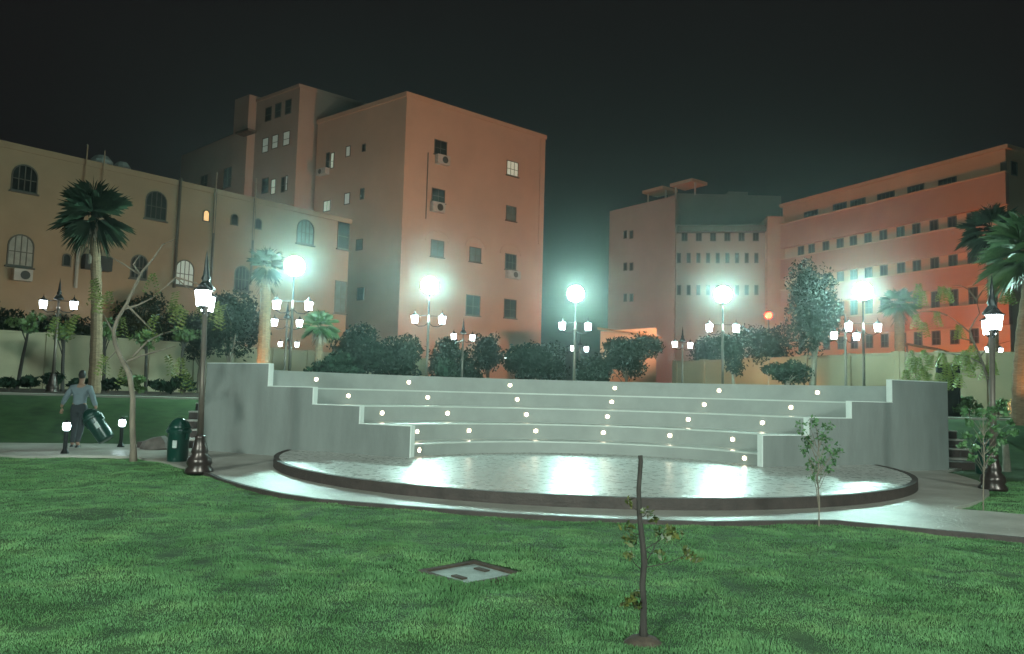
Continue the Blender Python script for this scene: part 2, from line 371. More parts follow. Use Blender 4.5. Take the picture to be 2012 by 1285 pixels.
for side in (1, -1):
    a = WA if side == 1 else math.pi-WA
    d = Vector((math.cos(a), math.sin(a), 0)); nb = Vector((-math.sin(a), math.cos(a), 0))*side   # towards the seats
    mb = MB(); o = 0
    prof = [(wr[0], 0)]
    for i in range(4): prof += [(wr[i], wz[i]), (wr[i+1], wz[i])]
    prof.append((wr[4], 0))
    n = len(prof)
    for off in (-.13, .0):
        for r_, z in prof: p = d*r_+nb*off; mb.v.append((p.x, p.y, z-.02 if z == 0 else z))
    # front and back as strips, step sides and tops
    cols = [(0, 1, 2, 'x')]
    for off in (0, n):
        # vertical strips between steps
        base = []
        for i in range(4):
            r0, r1 = wr[i], wr[i+1]
    mb.v = []; mb.f = []
    for i in range(4):
        q = [(wr[i], -.13), (wr[i+1], -.13), (wr[i+1], 0), (wr[i], 0)]
        pts = []
        for r_, off in q: p = d*r_+nb*off; pts.append((p.x, p.y))
        # adjoining columns: give each its own prism; neighbours meet at shared end planes only below the lower top
        mb.prism(pts, -.02, wz[i])
    mb.build('side_wall', M['concrete_wing'], am)
    cp = MB()
    for i in range(4):      # pale plaster lip along each step and its end
        r0 = wr[i]+(.0 if i == 0 else .003); 
        c = d*((r0+wr[i+1])/2)+nb*(-.069)
        cp.obox((c.x, c.y, wz[i]+.008), d, nb, (0, 0, 1), (wr[i+1]-r0)/2, .069, .008)
        z0 = ZS+.004 if i == 0 else wz[i-1]+.017
        c = d*(wr[i]-.012)+nb*(-.066)
        cp.obox((c.x, c.y, (z0+wz[i]+.016)/2), d, nb, (0, 0, 1), .012, .068, (wz[i]+.016-z0)/2)
    cp.build('wall_lip', M['plaster'], am)
# recessed step lights
rows = {4: [(621, 741), (803, 751.5), (1002, 758.5), (1208, 765), (1413, 770.5), (1606.6, 773.5)],
        3: [(684, 775), (840, 782), (1016, 786.6), (1202, 791), (1384, 796.5), (1554.5, 801)],
        2: [(750.5, 806.5), (879, 808), (1034, 811.7), (1193.5, 817), (1352.6, 821.5), (1498.5, 828.7)],
        1: [(819, 844.6), (921, 844), (1052.6, 846.5), (1185.5, 850), (1316.5, 854), (1440, 861)],
        0: [(823, 882.5), (1463.5, 895)]}
proto_l = None
for k, ps in rows.items():
    for px, py in ps:
        v = ray(px, py); ccy, rk = arcs[k]; rk -= .0
        # horizontal ray / circle, far hit
        ox, oy = -AC.x, -ccy; A_ = v.x**2+v.y**2; B_ = 2*(ox*v.x+oy*v.y); C_ = ox*ox+oy*oy-rk*rk
        t = (-B_+math.sqrt(max(0, B_*B_-4*A_*C_)))/(2*A_); hx, hy = v.x*t, v.y*t
        nx, ny = (AC.x-hx)/rk, (ccy-hy)/rk
        ph = math.atan2(hy-AC.y, hx-AC.x)
        lo, hi = WA+.035, math.pi-WA-.035
        if not lo < ph < hi:
            ph = min(max(ph, lo), hi); r_ = arc_r(k, ph); hx, hy = AC.x+r_*math.cos(ph), AC.y+r_*math.sin(ph)
            nx, ny = (AC.x-hx)/rk, (ccy-hy)/rk
        zb_ = zt[k-1] if k else ZS; zz = zb_+(zt[k]-.05-zb_)*.62
        rz = math.atan2(ny, nx)+math.pi/2
        if proto_l is None:
            f = MB(); f.box(-.07, -.012, -.05, .07, .02, .05); fx = f.build('step_light', M['trim'], am)
            g = MB(); g.lathe([(.040, -.006), (.040, .006), (.024, .014)], n=12); gl = g.build('lens', M['step'], fx)
            gl.rotation_euler = (R(90), 0, 0); gl.location = (0, -.013, 0); proto_l = fx; o = fx
        else: o = copy_tree(proto_l, am)
        o.location = (hx-AC.x, hy-AC.y, zz); o.rotation_euler = (0, 0, rz)

# ------------------------------------------------------------------ garden steps beside the seating
def steps(x0, x1, y0, label, slot):
    t = empty('garden_steps', ((x0+x1)/2, y0, 0), 0, label, 'steps', 'garden steps up the bank')
    hw = (x1-x0)/2
    for i in range(5):
        z = .21*(i+1)
        b = MB(); b.box(-hw, .42*i, -.05, hw, .42*i+.9, z-.035); b.build('riser', M['stone_edge'], t)
        b = MB(); b.box(-hw-.005, .42*i-.02, z-.035, hw+.005, .42*i+(.40 if i < 4 else 1.0), z); b.build('tread', M['paving'], t)
    b = MB(); b.box(-hw-.40, -.62, -.05, hw*.1, -.04, .16); b.build('side_kerb', M['stone_edge'], t)
    return t
steps(10.55, 11.75, 19.3, 'dark stone steps beside the right end wall next to the bin', 0)
steps(-8.3, -7.15, 19.0, 'brown steps half hidden behind the near left lamp post', 1)

# ------------------------------------------------------------------ lamps
def lantern_parts(t, x, z, yaw):
    c, s_ = math.cos(yaw), math.sin(yaw)
    l = MB(); l.lathe([(.075, -.145), (.125, .10), (.125, .115)], (x*c, x*s_, z), 6).build
    o = MB(); o.lathe([(.10, -.14), (.128, .09), (.128, .12)], (0, 0, 0), 8)
    g = o.build('lantern', M['lantern'], t); g.location = (x*c, x*s_, z)
    k = MB(); k.lathe([(.165, .121), (.17, .135), (.11, .18), (.045, .225), (.03, .25)], (0, 0, 0), 12); k.build('lantern_cap', M['black'], g)
    k = MB(); k.lathe([(.012, .25), (.028, .27), (.012, .29), (.004, .36)], (0, 0, 0), 8); k.build('finial', M['black'], g)
    k = MB(); k.lathe([(.02, -.20), (.06, -.16), (.088, -.141)], (0, 0, 0), 6); k.build('lantern_foot', M['black'], g)
LZ = 3.02
def make_lamp(globe):
    t = empty('street_lamp', (0, 0, 0))
    b = MB(); b.lathe([(.235, 0), (.24, .05), (.19, .12), (.215, .17), (.20, .25), (.13, .33), (.145, .37), (.12, .45), (.085, .60), (.095, .63), (.06, .66)], n=16)
    b.build('base', M['brown'], t, True)
    top = 2.86
    p = MB(); p.lathe([(.055, .65), (.048, 1.6), (.044, top), (.065, top+.02), (.065, top+.08), (.04, top+.1), (.04, LZ+.16)], n=12); p.build('pole', M['pole'], t, True)
    a = MB()
    for s_ in (-1, 1):
        a.tube([(0, 0, 2.90), (.15*s_, 0, 2.78), (.36*s_, 0, 2.76), (.50*s_, 0, 2.84)], [.016]*4, 6)
        a.tube([(0, 0, LZ+.135), (.50*s_, 0, LZ+.135)], [.013]*2, 6)
    a.build('crossarm', M['black'], t)
    for s_ in (-1, 1): lantern_parts(t, .5*s_, LZ, 0)
    if globe:
        p = MB(); p.bar((0, 0, LZ+.16), (0, 0, 3.96), .030, .026, 10); p.lathe([(.05, 3.93), (.12, 3.97), (.12, 3.99), (.05, 4.0)], n=12); p.build('globe_stem', M['black'], t)
        g = MB(); rr = .31; g.lathe([(rr*math.sin(math.pi*i/10)+.004, -rr*math.cos(math.pi*i/10)) for i in range(11)], (0, 0, 4.28), 20); g.build('globe', M['globe'], t, True)
    else:
        p = MB(); p.lathe([(.04, LZ+.16), (.16, LZ+.19), (.165, LZ+.21), (.085, LZ+.33), (.06, LZ+.36), (.085, LZ+.40), (.055, LZ+.47), (.04, LZ+.58), (.03, LZ+.72), (.022, LZ+.76), (.004, LZ+.92)], n=12); p.build('spire', M['black'], t, True)
    return t
lamp0 = make_lamp(False); lamp1 = make_lamp(True)
def put_lamp(p, rz, label, group, globe=False, used=set(), tilt=0.0):
    pr = lamp1 if globe else lamp0
    if globe not in used: used.add(globe); o = pr
    else: o = copy_tree(pr)
    o.location = p; o.rotation_euler = (Matrix.Rotation(tilt, 3, 'Y') @ Matrix.Rotation(rz, 3, 'Z')).to_euler(); tag(o, label, 'lamp post', group); return o
def lamp_d(py_hor_diff, zbase): return (zbase+LZ-EYE)*FPX/py_hor_diff
GG = 'tall globe lamp posts behind the amphitheatre'; DG = 'double lantern lamp posts in the garden'
for px, py, dpx, rz, lab in ((575, 600, 159, .12, 'globe lamp post leftmost of the five, standing before the tan building'),
                         (842, 628, 138, .1, 'globe lamp post in front of the corner of the tall pink building'),
                         (1130, 641, 132, .05, 'middle globe lamp post of the five, in the gap between the buildings'),
                         (1420, 645, 136, .0, 'globe lamp post second from the right, before the hazy grey building'),
                         (1696, 643, 145, -.05, 'globe lamp post rightmost of the five, before the red banded building')):
    d = lamp_d(dpx, UP); p = at(px, py, d); put_lamp((p.x, d, UP), rz, lab, GG, True)
for px, py, dpx, zb_, rz, lab in ((115, 600, 148, UP, .1, 'double lantern lamp post at far left beside the fan palm'),
        (564, 631, 124, UP, .1, 'double lantern lamp post just below the leftmost globe lamp, middle of the three stacked pairs'),
        (567, 677, 82, UP, .1, 'small distant double lantern lamp, lowest pair under the leftmost globe lamp'),
        (910, 662, 105, UP, .5, 'double lantern lamp post below the pink building, right of the second globe lamp'),
        (1007, 706, 64, UP, .1, 'farthest tiny double lantern lamp, low in the dark hedge under the pink building'),
        (1139, 685, 88, UP, .6, 'small double lantern lamp close to the middle globe lamp pole'),
        (1341, 678, 101, UP, .5, 'double lantern lamp post between the round bush and the fourth globe lamp'),
        (1661, 657, 127, UP, .2, 'double lantern lamp post just left of the rightmost globe lamp'),
        (1953, 689, 106, UP, .5, 'small distant double lantern lamp behind the near right lamp post')):
    d = lamp_d(dpx, zb_); p = at(px, py, d); put_lamp((p.x, d, zb_), rz, lab, DG)
p = gp(391, 929); put_lamp((p.x, p.y, 0), R(-73), 'near black lamp post with two white lanterns at the left end of the amphitheatre', DG, tilt=R(-1.3))
p = gp(1951, 963); put_lamp((p.x, p.y, 0), R(63), 'near black lamp post with tall spire at the right edge beside the bin', DG, tilt=R(1.1))
# unseen globe lamps added behind the viewer to light the lawn and seating
for x, y, lab in ((-9.5, -6.5, 'added globe lamp post, unseen behind the viewer on the left of the lawn'), (8.5, -8.0, 'added globe lamp post, unseen behind the viewer on the right of the lawn')):
    put_lamp((x, y, 0), .3, lab, 'added globe lamp posts on the near side of the lawn', True)

# bollard lights
bo = empty('bollard_light', (0, 0, 0))
MB().lathe([(.085, 0), (.085, .03), (.05, .10), (.042, .12), (.042, .48), (.06, .50)], n=12).build('post', M['black'], bo)
MB().lathe([(.05, .50), (.07, .53), (.075, .60), (.06, .66)], n=12).build('lamp_glass', M['bollard'], bo)
MB().lathe([(.085, .66), (.08, .68), (.02, .72)], n=12).build('cap', M['black'], bo)
p = gp(127, 893); bo.location = (p.x, p.y, 0); tag(bo, 'low bollard light in front of the walking person', 'bollard light', 'bollard lights by the path')
b2 = copy_tree(bo); p = gp(237, 880); b2.location = (p.x, p.y, 0); tag(b2, 'low bollard light beside the leaning bare tree trunk', 'bollard light')

# ------------------------------------------------------------------ litter bins
def make_bin():
    t = empty('litter_bin', (0, 0, 0))
    b = MB(); pr = []
    for k in range(24):
        pass
    b.lathe([(.175, 0), (.185, .02), (.195, .54), (.20, .56)], n=20); b.build('body', M['green_plastic'], t, True)
    MB().lathe([(.225, .555), (.228, .60), (.215, .62)], n=20).build('rim', M['green_plastic'], t)
    MB().lathe([(.205, .615), (.19, .68), (.13, .78), (.06, .83), (.02, .84)], n=20).build('lid', M['green_plastic'], t, True)
    f = MB(); f.obox((.155, 0, .715), (0, 1, 0), (-.55, 0, .83), (.83, 0, .55), .085, .075, .008); f.build('flap', M['green_plastic'], t)
    for s_ in (-1, 1): MB().box(.195*s_-.03, -.03, .44, .195*s_+.03, .03, .60).build('hinge', M['green_plastic'], t)
    f = MB(); f.box(.04, -.203, .28, .13, -.188, .42); f.build('sticker', M['plastic_label'], t)
    return t
bn = make_bin(); p = gp(348, 908); bn.location = (p.x, p.y, 0); bn.rotation_euler = (0, 0, -.3); bn.scale = (1.04,)*3
tag(bn, 'dark green litter bin standing beside the near left lamp post', 'litter bin', 'green litter bins')
b2 = copy_tree(bn); p = gp(1936, 931); b2.location = (p.x, p.y, 0); b2.rotation_euler = (0, 0, 2.6); tag(b2, 'dark green litter bin behind the sapling at the right edge', 'litter bin')

# ------------------------------------------------------------------ inspection cover
c = gp(925, 1116)
iv = empty('manhole_cover', (c.x, c.y, -.05), R(43), 'square grey concrete manhole cover sunk in the lawn', 'manhole cover')
MB().box(-.275, -.275, -.03, .275, .275, .0).build('slab', M['cover'], iv)
for sx in (-1, 1): MB().box(-.03+.17*sx, -.075+.05*sx, -.01, .03+.17*sx, .075+.05*sx, .012).build('handle', M['soil'], iv)
fr = MB()
for a, b_, c_, d_ in ((-.34, -.34, .34, -.285), (-.34, .285, .34, .34), (-.34, -.285, -.285, .285), (.285, -.285, .34, .285)): fr.box(a, b_, -.06, c_, d_, .018)
fr.build('frame', M['soil'], iv)

# ------------------------------------------------------------------ foliage helpers
def leaves(centers, radii, n, size, droop=0.0, aspect=.45, seed=1, shell=.35):
    """n leaf quads spread through several ellipsoid clumps; returns verts, faces"""
    g = np.random.default_rng(seed); C = np.array(centers, float); Rr = np.array(radii, float)
    if Rr.ndim == 1: Rr = np.stack([Rr, Rr, Rr*.8], 1)
    w_ = Rr.prod(1)**.75; w_ /= w_.sum(); k = g.choice(len(C), n, p=w_)
    d = g.normal(size=(n, 3)); d /= np.linalg.norm(d, axis=1)[:, None]
    r = (shell+(1-shell)*g.random(n))**.6*(.8+.35*g.random(n)); P = C[k]+d*r[:, None]*Rr[k]
    t = g.normal(size=(n, 3)); t[:, 2] -= droop*2; t /= np.linalg.norm(t, axis=1)[:, None]
    b = np.cross(t, g.normal(size=(n, 3))); b /= np.linalg.norm(b, axis=1)[:, None]
    L = size*(.6+.8*g.random(n))[:, None]; W = L*aspect
    V = np.stack([P-t*L*.5, P+b*W*.5, P+t*L*.5, P-b*W*.5], 1)
    return V.reshape(-1, 3), np.arange(n*4).reshape(n, 4)
def clumps(cx, cy_, cz, rx, ry, rz, n, seed, rr=(.28, .5)):
    g = np.random.default_rng(seed); C, Q = [], []
    for i in range(n):
        d = g.normal(size=3); d /= np.linalg.norm(d); q = .25+.6*g.random()
        C.append((cx+d[0]*rx*q, cy_+d[1]*ry*q, cz+d[2]*rz*q)); s_ = rr[0]+(rr[1]-rr[0])*g.random(); Q.append((rx*s_, ry*s_, rz*s_*.9))
    return C, Q
def tree(name, px, top_py, width_px, d, label, group=None, zb_=None, trunk_h=.35, n=2600, leaf='leaf_dark', cl=14, lean=0, bark='bark', lsize=.16, seed=None, tr=None, cat='tree'):
    zb_ = float(ground_h(0, d)) if zb_ is None else zb_
    p = at(px, top_py, d); h = p.z-zb_; rx = width_px*d/FPX/2; seed = seed or int(px*3+top_py)
    g = random.Random(seed)
    t = empty(name, (p.x-lean, d, zb_), 0, label, cat, group)
    cz = h*(trunk_h+(1-trunk_h)/2); rz = h*(1-trunk_h)/2
    C, Q = clumps(lean, 0, cz, rx, rx*.9, rz, cl, seed)
    C.append((lean, 0, cz)); Q.append((rx*.5, rx*.5, rz*.55))
    V, F = leaves(C, Q, n, lsize, .25, .5, seed); npmesh('crown', V, F, M[leaf], t)
    tr = tr or max(.035, h*.022); mb = MB(); mid = (lean*.4+g.uniform(-.05, .05)*h*.3, g.uniform(-.1, .1), h*trunk_h*.6)
    mb.tube([(0, 0, -.1), mid, (lean*.8, 0, h*trunk_h), (lean, 0, cz+rz*.3)], [tr*1.25, tr, tr*.8, tr*.25], 8)
    for i in range(min(7, len(C))):
        c_ = C[i]; s_ = g.uniform(.75, 1.15)*h*trunk_h
        mb.tube([(lean*.8, 0, s_), ((lean*.8+c_[0])/2, c_[1]/2, (s_+c_[2])/2+.1), c_], [tr*.5, tr*.3, tr*.1], 5)
    mb.build('trunk', M[bark], t)
    return t
def fan_palm(px, top_py, d, zb_, label, fr=1.15, nf=26, trunk=(.2, .16), crown_drop=.9, leaf='frond', group=None, seed=1, base_px=None, droop=1.0, hang=0, spread=82, pet=1.0):
    g = random.Random(seed); p = at(px, top_py, d); h = p.z-zb_-fr*(.9 if not hang else 1.3)
    bx = at(base_px, 780, d).x if base_px else p.x
    t = empty('fan_palm', (bx, d, zb_), 0, label, 'palm tree', group); off = p.x-bx
    mb = MB(); pts = []; rs = []
    for i in range(25):
        q = i/24; pts.append((off*q*q, 0, h*q-.05)); rs.append((trunk[0]*(1-q)+trunk[1]*q)*(1.05 if i % 2 else .95))
    mb.tube(pts, rs, 12); mb.build('trunk', M['palm_bark'], t)
    V = []; F = []
    for i in range(nf):
        az = i*2.399+g.uniform(-.2, .2); el = R(80)-(i/max(1, nf-hang))**.9*R(125)*droop+g.uniform(-.10, .10)
        if i >= nf-hang: el = R(g.uniform(-75, 40))
        dr = Vector((math.cos(az)*math.cos(el), math.sin(az)*math.cos(el), math.sin(el)))
        o = Vector((off, 0, h+.1)); sid = dr.cross(Vector((0, 0, 1)))
        if sid.length < .1: sid = Vector((1, 0, 0))
        sid.normalize(); nrm = sid.cross(dr).normalized(); Lp = fr*pet*g.uniform(.36, .55)*(.7 if i >= nf-hang else 1)*(.55+.45*g.random() if hang else 1)
        e = o+dr*Lp-Vector((0, 0, .06)); k = len(V)
        V += [tuple(o-sid*.015), tuple(o+sid*.015), tuple(e+sid*.012), tuple(e-sid*.012)]; F.append((k, k+1, k+2, k+3))
        nb_ = 27
        for j in range(nb_):
            a = R(-spread)+R(2*spread)*j/(nb_-1); L = fr*(.62+.16*math.cos(a))*g.uniform(.9, 1.1)
            bd = (dr*math.cos(a)+sid*math.sin(a)+nrm*.12*abs(math.sin(a))).normalized(); sd = bd.cross(nrm).normalized()*.014
            m1 = e+bd*L*.55; m2 = e+bd*L-Vector((0, 0, L*.30*g.uniform(.4, 1.3))); k = len(V)
            V += [tuple(e-sd*.3), tuple(e+sd*.3), tuple(m1+sd), tuple(m2), tuple(m1-sd)]; F.append((k, k+1, k+2, k+3)); F.append((k, k+3, k+4, k+4))
    mb = MB(); mb.v = V; mb.f = [f if len(set(f)) == 4 else f[:3] for f in F]; mb.build('crown', M[leaf], t)
    # skirt of dead leaf bases
    sk = MB()
    for i in range(34):
        az = g.uniform(0, 6.28); z = h-g.uniform(0, crown_drop); c_ = Vector((off+math.cos(az)*trunk[1], math.sin(az)*trunk[1], z))
        q = c_+Vector((math.cos(az)*.22, math.sin(az)*.22, -.35)); s2 = Vector((-math.sin(az), math.cos(az), 0))*.05
        sk.add([c_-s2, c_+s2, q+s2*.4, q-s2*.4], [(0, 1, 2, 3)])
    sk.build('dead_leaves', M['bark'], t)
    return t

# ------------------------------------------------------------------ foreground stump tree (cut top, a few leafy shoots)
def leafy(parent, clusters, size, m, n_each, seed, aspect=.45, droop=.2, name='leaves'):
    C = [c[0] for c in clusters]; Q = [c[1] for c in clusters]
    V, F = leaves(C, np.array(Q), n_each*len(C), size, droop, aspect, seed, 0); return npmesh(name, V, F, m, parent)
b0 = gp(1264, 1255); D = b0.y
def lp(px, py, dd=0, dep=None, org=None):
    q = at(px, py, (dep or D)+dd); return q-(org or b0)
t = empty('cut_sapling', b0, 0, 'leafless cut-off young trunk with a few yellowing shoots in the foreground lawn', 'tree')
MB().tube([lp(1264, 1262), lp(1264, 1225), lp(1265, 1180), lp(1262, 1150), lp(1266, 1105), lp(1262, 1060), lp(1256, 1010), lp(1255, 960), lp(1259, 905), lp(1258, 895)],
          [.034, .023, .0195, .020, .0205, .0185, .0165, .0155, .0150, .0155], 12).build('trunk', M['dark_bark'], t, True)
tw = MB(); cl_ = []
for (sx, sy), (ex, ey), dd in (((1266, 1110), (1300, 1045), .04), ((1266, 1115), (1352, 1090), -.05), ((1264, 1080), (1292, 1086), .1), ((1262, 1120), (1236, 1090), -.08),
                               ((1260, 1050), (1235, 1040), .05), ((1256, 1005), (1238, 985), .02), ((1258, 1015), (1272, 1005), -.03), ((1264, 1200), (1240, 1180), -.05), ((1265, 1190), (1252, 1165), .06), ((1266, 1080), (1318, 1040), .1)):
    a = lp(sx, sy); e = lp(ex, ey, dd); m_ = (a+e)/2+Vector((0, 0, -.015)); tw.tube([a, m_, e], [.004, .003, .0015], 5)
    cl_.append((tuple(e), (.045, .045, .035)))
for x_, y_, dd in ((1330, 1050, .06), (1370, 1100, -.04), (1345, 1085, 0), (1232, 1062, 0), (1245, 1060, .05), (1228, 1035, 0), (1310, 1055, -.02), (1285, 1020, .08), (1230, 1188, 0), (1250, 1190, 0), (1300, 1088, 0)):
    cl_.append((tuple(lp(x_, y_, dd)), (.045, .04, .035)))
tw.build('twigs', M['dark_bark'], t); leafy(t, cl_, .044, M['leaf_mixed'], 15, 5, .5)
so = MB(); so.lathe([(.13, -.03), (.09, .005), (.04, .02)], n=14); so.build('soil_ring', M['soil'], t)

# sapling at the edge of the paving
b0 = gp(1608, 1030); D = b0.y
t = empty('sapling', b0, 0, 'slender sapling with small pale leaves standing before the right side wall', 'tree')
tw = MB(); tw.tube([lp(1609, 1034), lp(1610, 985), lp(1606, 940), lp(1610, 900), lp(1607, 860), lp(1604, 830)], [.011, .009, .008, .006, .004, .002], 7)
tw.tube([lp(1609, 1000), lp(1604, 960), lp(1598, 935), lp(1590, 900)], [.006, .005, .004, .002], 6)
cl_ = []; g_ = random.Random(3)
for ex, ey in ((1575, 850), (1580, 885), (1590, 835), (1600, 828), (1620, 845), (1630, 838), (1590, 870), (1598, 905), (1620, 880), (1625, 862), (1640, 890), (1648, 880), (1612, 855), (1605, 925), (1590, 915), (1628, 920), (1598, 940), (1618, 905), (1585, 860), (1572, 835), (1634, 905)):
    e = lp(ex, ey, g_.uniform(-.18, .18)); a = lp(1608+g_.uniform(-3, 3), min(960, ey+45)); tw.tube([a, (a+e)/2+Vector((0, 0, .01)), e], [.004, .003, .001], 4); cl_.append((tuple(e), (.08, .07, .08)))
tw.build('trunk', M['bark'], t); leafy(t, cl_, .048, M['leaf_fresh'], 24, 8, .6)

# leafy sapling at the right edge
b0 = gp(1932, 1004); D = b0.y
t = empty('sapling', b0, 0, 'bushy bright green sapling in front of the near right lamp post and bin', 'tree')
tw = MB(); tw.tube([lp(1932, 1008), lp(1932, 960), lp(1934, 900), lp(1931, 850), lp(1934, 815)], [.010, .009, .008, .006, .003], 7); cl_ = []
for ex, ey in ((1895, 808), (1905, 830), (1900, 855), (1893, 875), (1915, 880), (1930, 810), (1945, 820), (1955, 840), (1940, 855), (1935, 835), (1950, 805), (1975, 810), (1965, 850), (1970, 870), (1918, 812), (1950, 885), (1985, 830), (1925, 860), (1990, 850), (1910, 900), (1945, 905)):
    e = lp(ex, ey, g_.uniform(-.3, .3)); a = lp(1932, min(930, ey+45)); tw.tube([a, (a+e)/2+Vector((0, 0, .02)), e], [.005, .003, .001], 4); cl_.append((tuple(e), (.075, .08, .065)))
tw.build('trunk', M['bark'], t); leafy(t, cl_, .07, M['leaf_fresh'], 32, 9, .6)

# leaning bare young trees, left and right
def bare_tree(base, trunk, branches, leafspots, label, tr, bark, nl=16, ls=.13, lm='leaf_pale'):
    global b0, D
    b0 = gp(*base); D = b0.y; g = random.Random(int(base[0]))
    t = empty('young_tree', b0, 0, label, 'tree', 'bare young garden trees')
    mb = MB(); n = len(trunk)
    mb.tube([lp(x, y) for x, y in trunk], [tr*(1.35 if i == 0 else 1-.62*i/(n-1)) for i in range(n)], 10, True); mb.build('trunk', M[bark], t, True)
    mb = MB()
    for br in branches:
        pts = []; k = len(br)
        for i, (x, y) in enumerate(br): pts.append(lp(x, y, dd=(g.uniform(-.12, .12)+.25*(i/(k-1))*g.choice((-1, 1))) if i else 0))
        r0 = tr*.42; mb.tube(pts, [r0*(1-.8*i/(k-1)) for i in range(k)], 6)
    mb.build('branches', M[bark], t)
    V = []; F = []
    for x, y in leafspots:          # drooping compound leaves
        o = lp(x, y, g.uniform(-.3, .3))
        for j in range(nl//4):
            az = g.uniform(0, 6.28); st_ = Vector((math.cos(az)*.5, math.sin(az)*.5, -.75)).normalized()
            for q in range(7):
                c_ = o+st_*(.045*q)+Vector((0, 0, -.012*q*q*.3)); 
                for s_ in (-1, 1):
                    sd = Vector((-math.sin(az), math.cos(az), -.35)).normalized()*s_; L = ls*.62*g.uniform(.7, 1.1); w_ = st_*L*.19; k = len(V)
                    V += [tuple(c_), tuple(c_+sd*L*.5+w_), tuple(c_+sd*L), tuple(c_+sd*L*.5-w_)]; F.append((k, k+1, k+2, k+3))
    npmesh('leaves', np.array(V), np.array(F), M[lm], t)
    return t
bare_tree((262, 905), [(262, 912), (262, 880), (260, 830), (261, 780), (254, 735), (238, 705), (226, 675), (223, 650), (232, 625), (250, 595), (266, 560), (278, 535)],
          [[(262, 770), (258, 730), (240, 700)], [(240, 700), (228, 690), (205, 715)], [(250, 710), (275, 700), (310, 690), (345, 680)], [(262, 700), (290, 670), (320, 655), (350, 648)],
           [(245, 607), (270, 600), (300, 585), (330, 560)], [(330, 560), (345, 545), (380, 575)], [(250, 600), (285, 635), (300, 650)], [(276, 540), (245, 520), (210, 500)], [(278, 535), (300, 510), (320, 480), (345, 470)],
           [(276, 540), (262, 520), (275, 500)], [(345, 545), (380, 555), (420, 570)], [(228, 665), (215, 640), (205, 620)]],
          [(190, 565), (200, 580), (185, 550), (215, 575), (305, 620), (295, 630), (352, 600), (340, 590), (365, 610), (425, 595), (430, 610), (440, 600), (345, 575), (395, 595), (245, 720), (330, 700), (355, 705), (240, 625), (370, 735), (362, 728), (300, 540), (205, 700), (110, 625), (135, 630), (150, 620)],
          'leaning bare young tree between the bollard light and the green bin', .062, 'bark', 14, .16, 'leaf_mid')
bare_tree((1962, 905), [(1962, 912), (1958, 880), (1956, 840), (1950, 800), (1945, 760), (1935, 725), (1925, 700), (1912, 670), (1905, 650)],
          [[(1905, 650), (1915, 630), (1925, 615), (1918, 590), (1915, 585)], [(1918, 590), (1905, 570), (1890, 562), (1870, 560)], [(1918, 590), (1930, 572), (1945, 565)], [(1908, 655), (1890, 640), (1870, 625), (1862, 620)],
           [(1862, 620), (1840, 612), (1810, 612), (1790, 620)], [(1930, 715), (1900, 700), (1870, 695), (1830, 690)], [(1912, 670), (1890, 665), (1880, 650)], [(1925, 700), (1945, 680), (1985, 670)]],
          [(1805, 560), (1812, 575), (1850, 565), (1862, 568), (1885, 640), (1800, 620), (1815, 635), (1840, 615), (1975, 570), (1985, 572), (1790, 690), (1805, 705), (1780, 730), (1800, 745), (1815, 720), (1830, 700), (1845, 735), (1860, 715), (1850, 695), (1880, 700), (1895, 690), (1905, 715), (1870, 725), (1885, 735), (1920, 700), (1935, 720), (1950, 710), (1825, 735), (1795, 720), (1840, 752), (1900, 705), (1860, 740), (1790, 705), (1815, 690), (1910, 680)],
          'crooked young tree with pale drooping leaves behind the near right lamp post', .06, 'bark', 28, .20)

# ------------------------------------------------------------------ palms
fan_palm(190, 325, 25.5, UP, 'tall fan palm before the tan building at far left', 1.34, 22, (.20, .14), 1.3, base_px=184, seed=4, group='fan palms', droop=.42, hang=11, pet=.85, leaf='frond_dark')
fan_palm(527, 468, 30, UP, 'fan palm with an orange lit trunk left of the globe lamp', .85, 16, (.27, .19), .9, base_px=514, seed=6, droop=.6, hang=8, leaf='leaf_dark', group='fan palms')
fan_palm(630, 612, 33, UP, 'small low palm with bright fronds behind the left end of the seating', .75, 20, (.18, .15), .5, seed=9, leaf='leaf_fresh', group='fan palms')
fan_palm(1945, 410, 36, UP, 'dark drooping palm in front of the red banded building', 1.25, 26, (.22, .18), 1.2, seed=11, group='fan palms', droop=1.25, leaf='frond_dark')
fan_palm(2032, 418, 19.5, UP, 'big green fan palm cut by the right edge of the picture', 1.2, 28, (.20, .15), 1.2, seed=13, leaf='leaf_fresh', group='fan palms', base_px=2004)
fan_palm(1766, 570, 38, UP, 'slim palm right of the rightmost globe lamp', .8, 22, (.26, .22), .8, seed=15, group='fan palms')

# ------------------------------------------------------------------ shrubs and trees behind the seating
BG = 'trees and bushes behind the amphitheatre'
for a in ((700, 640, 120, 40, 'dark rounded bush left of the second globe lamp pole, below the grey wall', .12, 3200),
          (782, 650, 110, 37, 'wide dark bush just left of the second globe lamp pole', .12, 3000),
          (895, 660, 110, 43, 'dark bush behind the lamp right of the second globe lamp', .12, 2800),
          (962, 655, 70, 50, 'narrow dark tree below the right part of the pink building', .3, 2200),
          (1050, 664, 110, 42, 'broad dark bush left of the middle globe lamp pole', .12, 3000),
          (1232, 652, 120, 44, 'round dark bush in front of the orange lit wall', .25, 3400),
          (1165, 700, 70, 40, 'low bush right of the middle globe lamp pole', .1, 1500)):
    px, ty, wd, d, lab, th, n = a
    tree('bush' if th < .2 else 'tree', px, ty-4, wd*1.22, d, lab, BG, trunk_h=th, n=int(n*2.2), cl=24, lsize=.19, cat='bush' if th < .2 else 'tree')
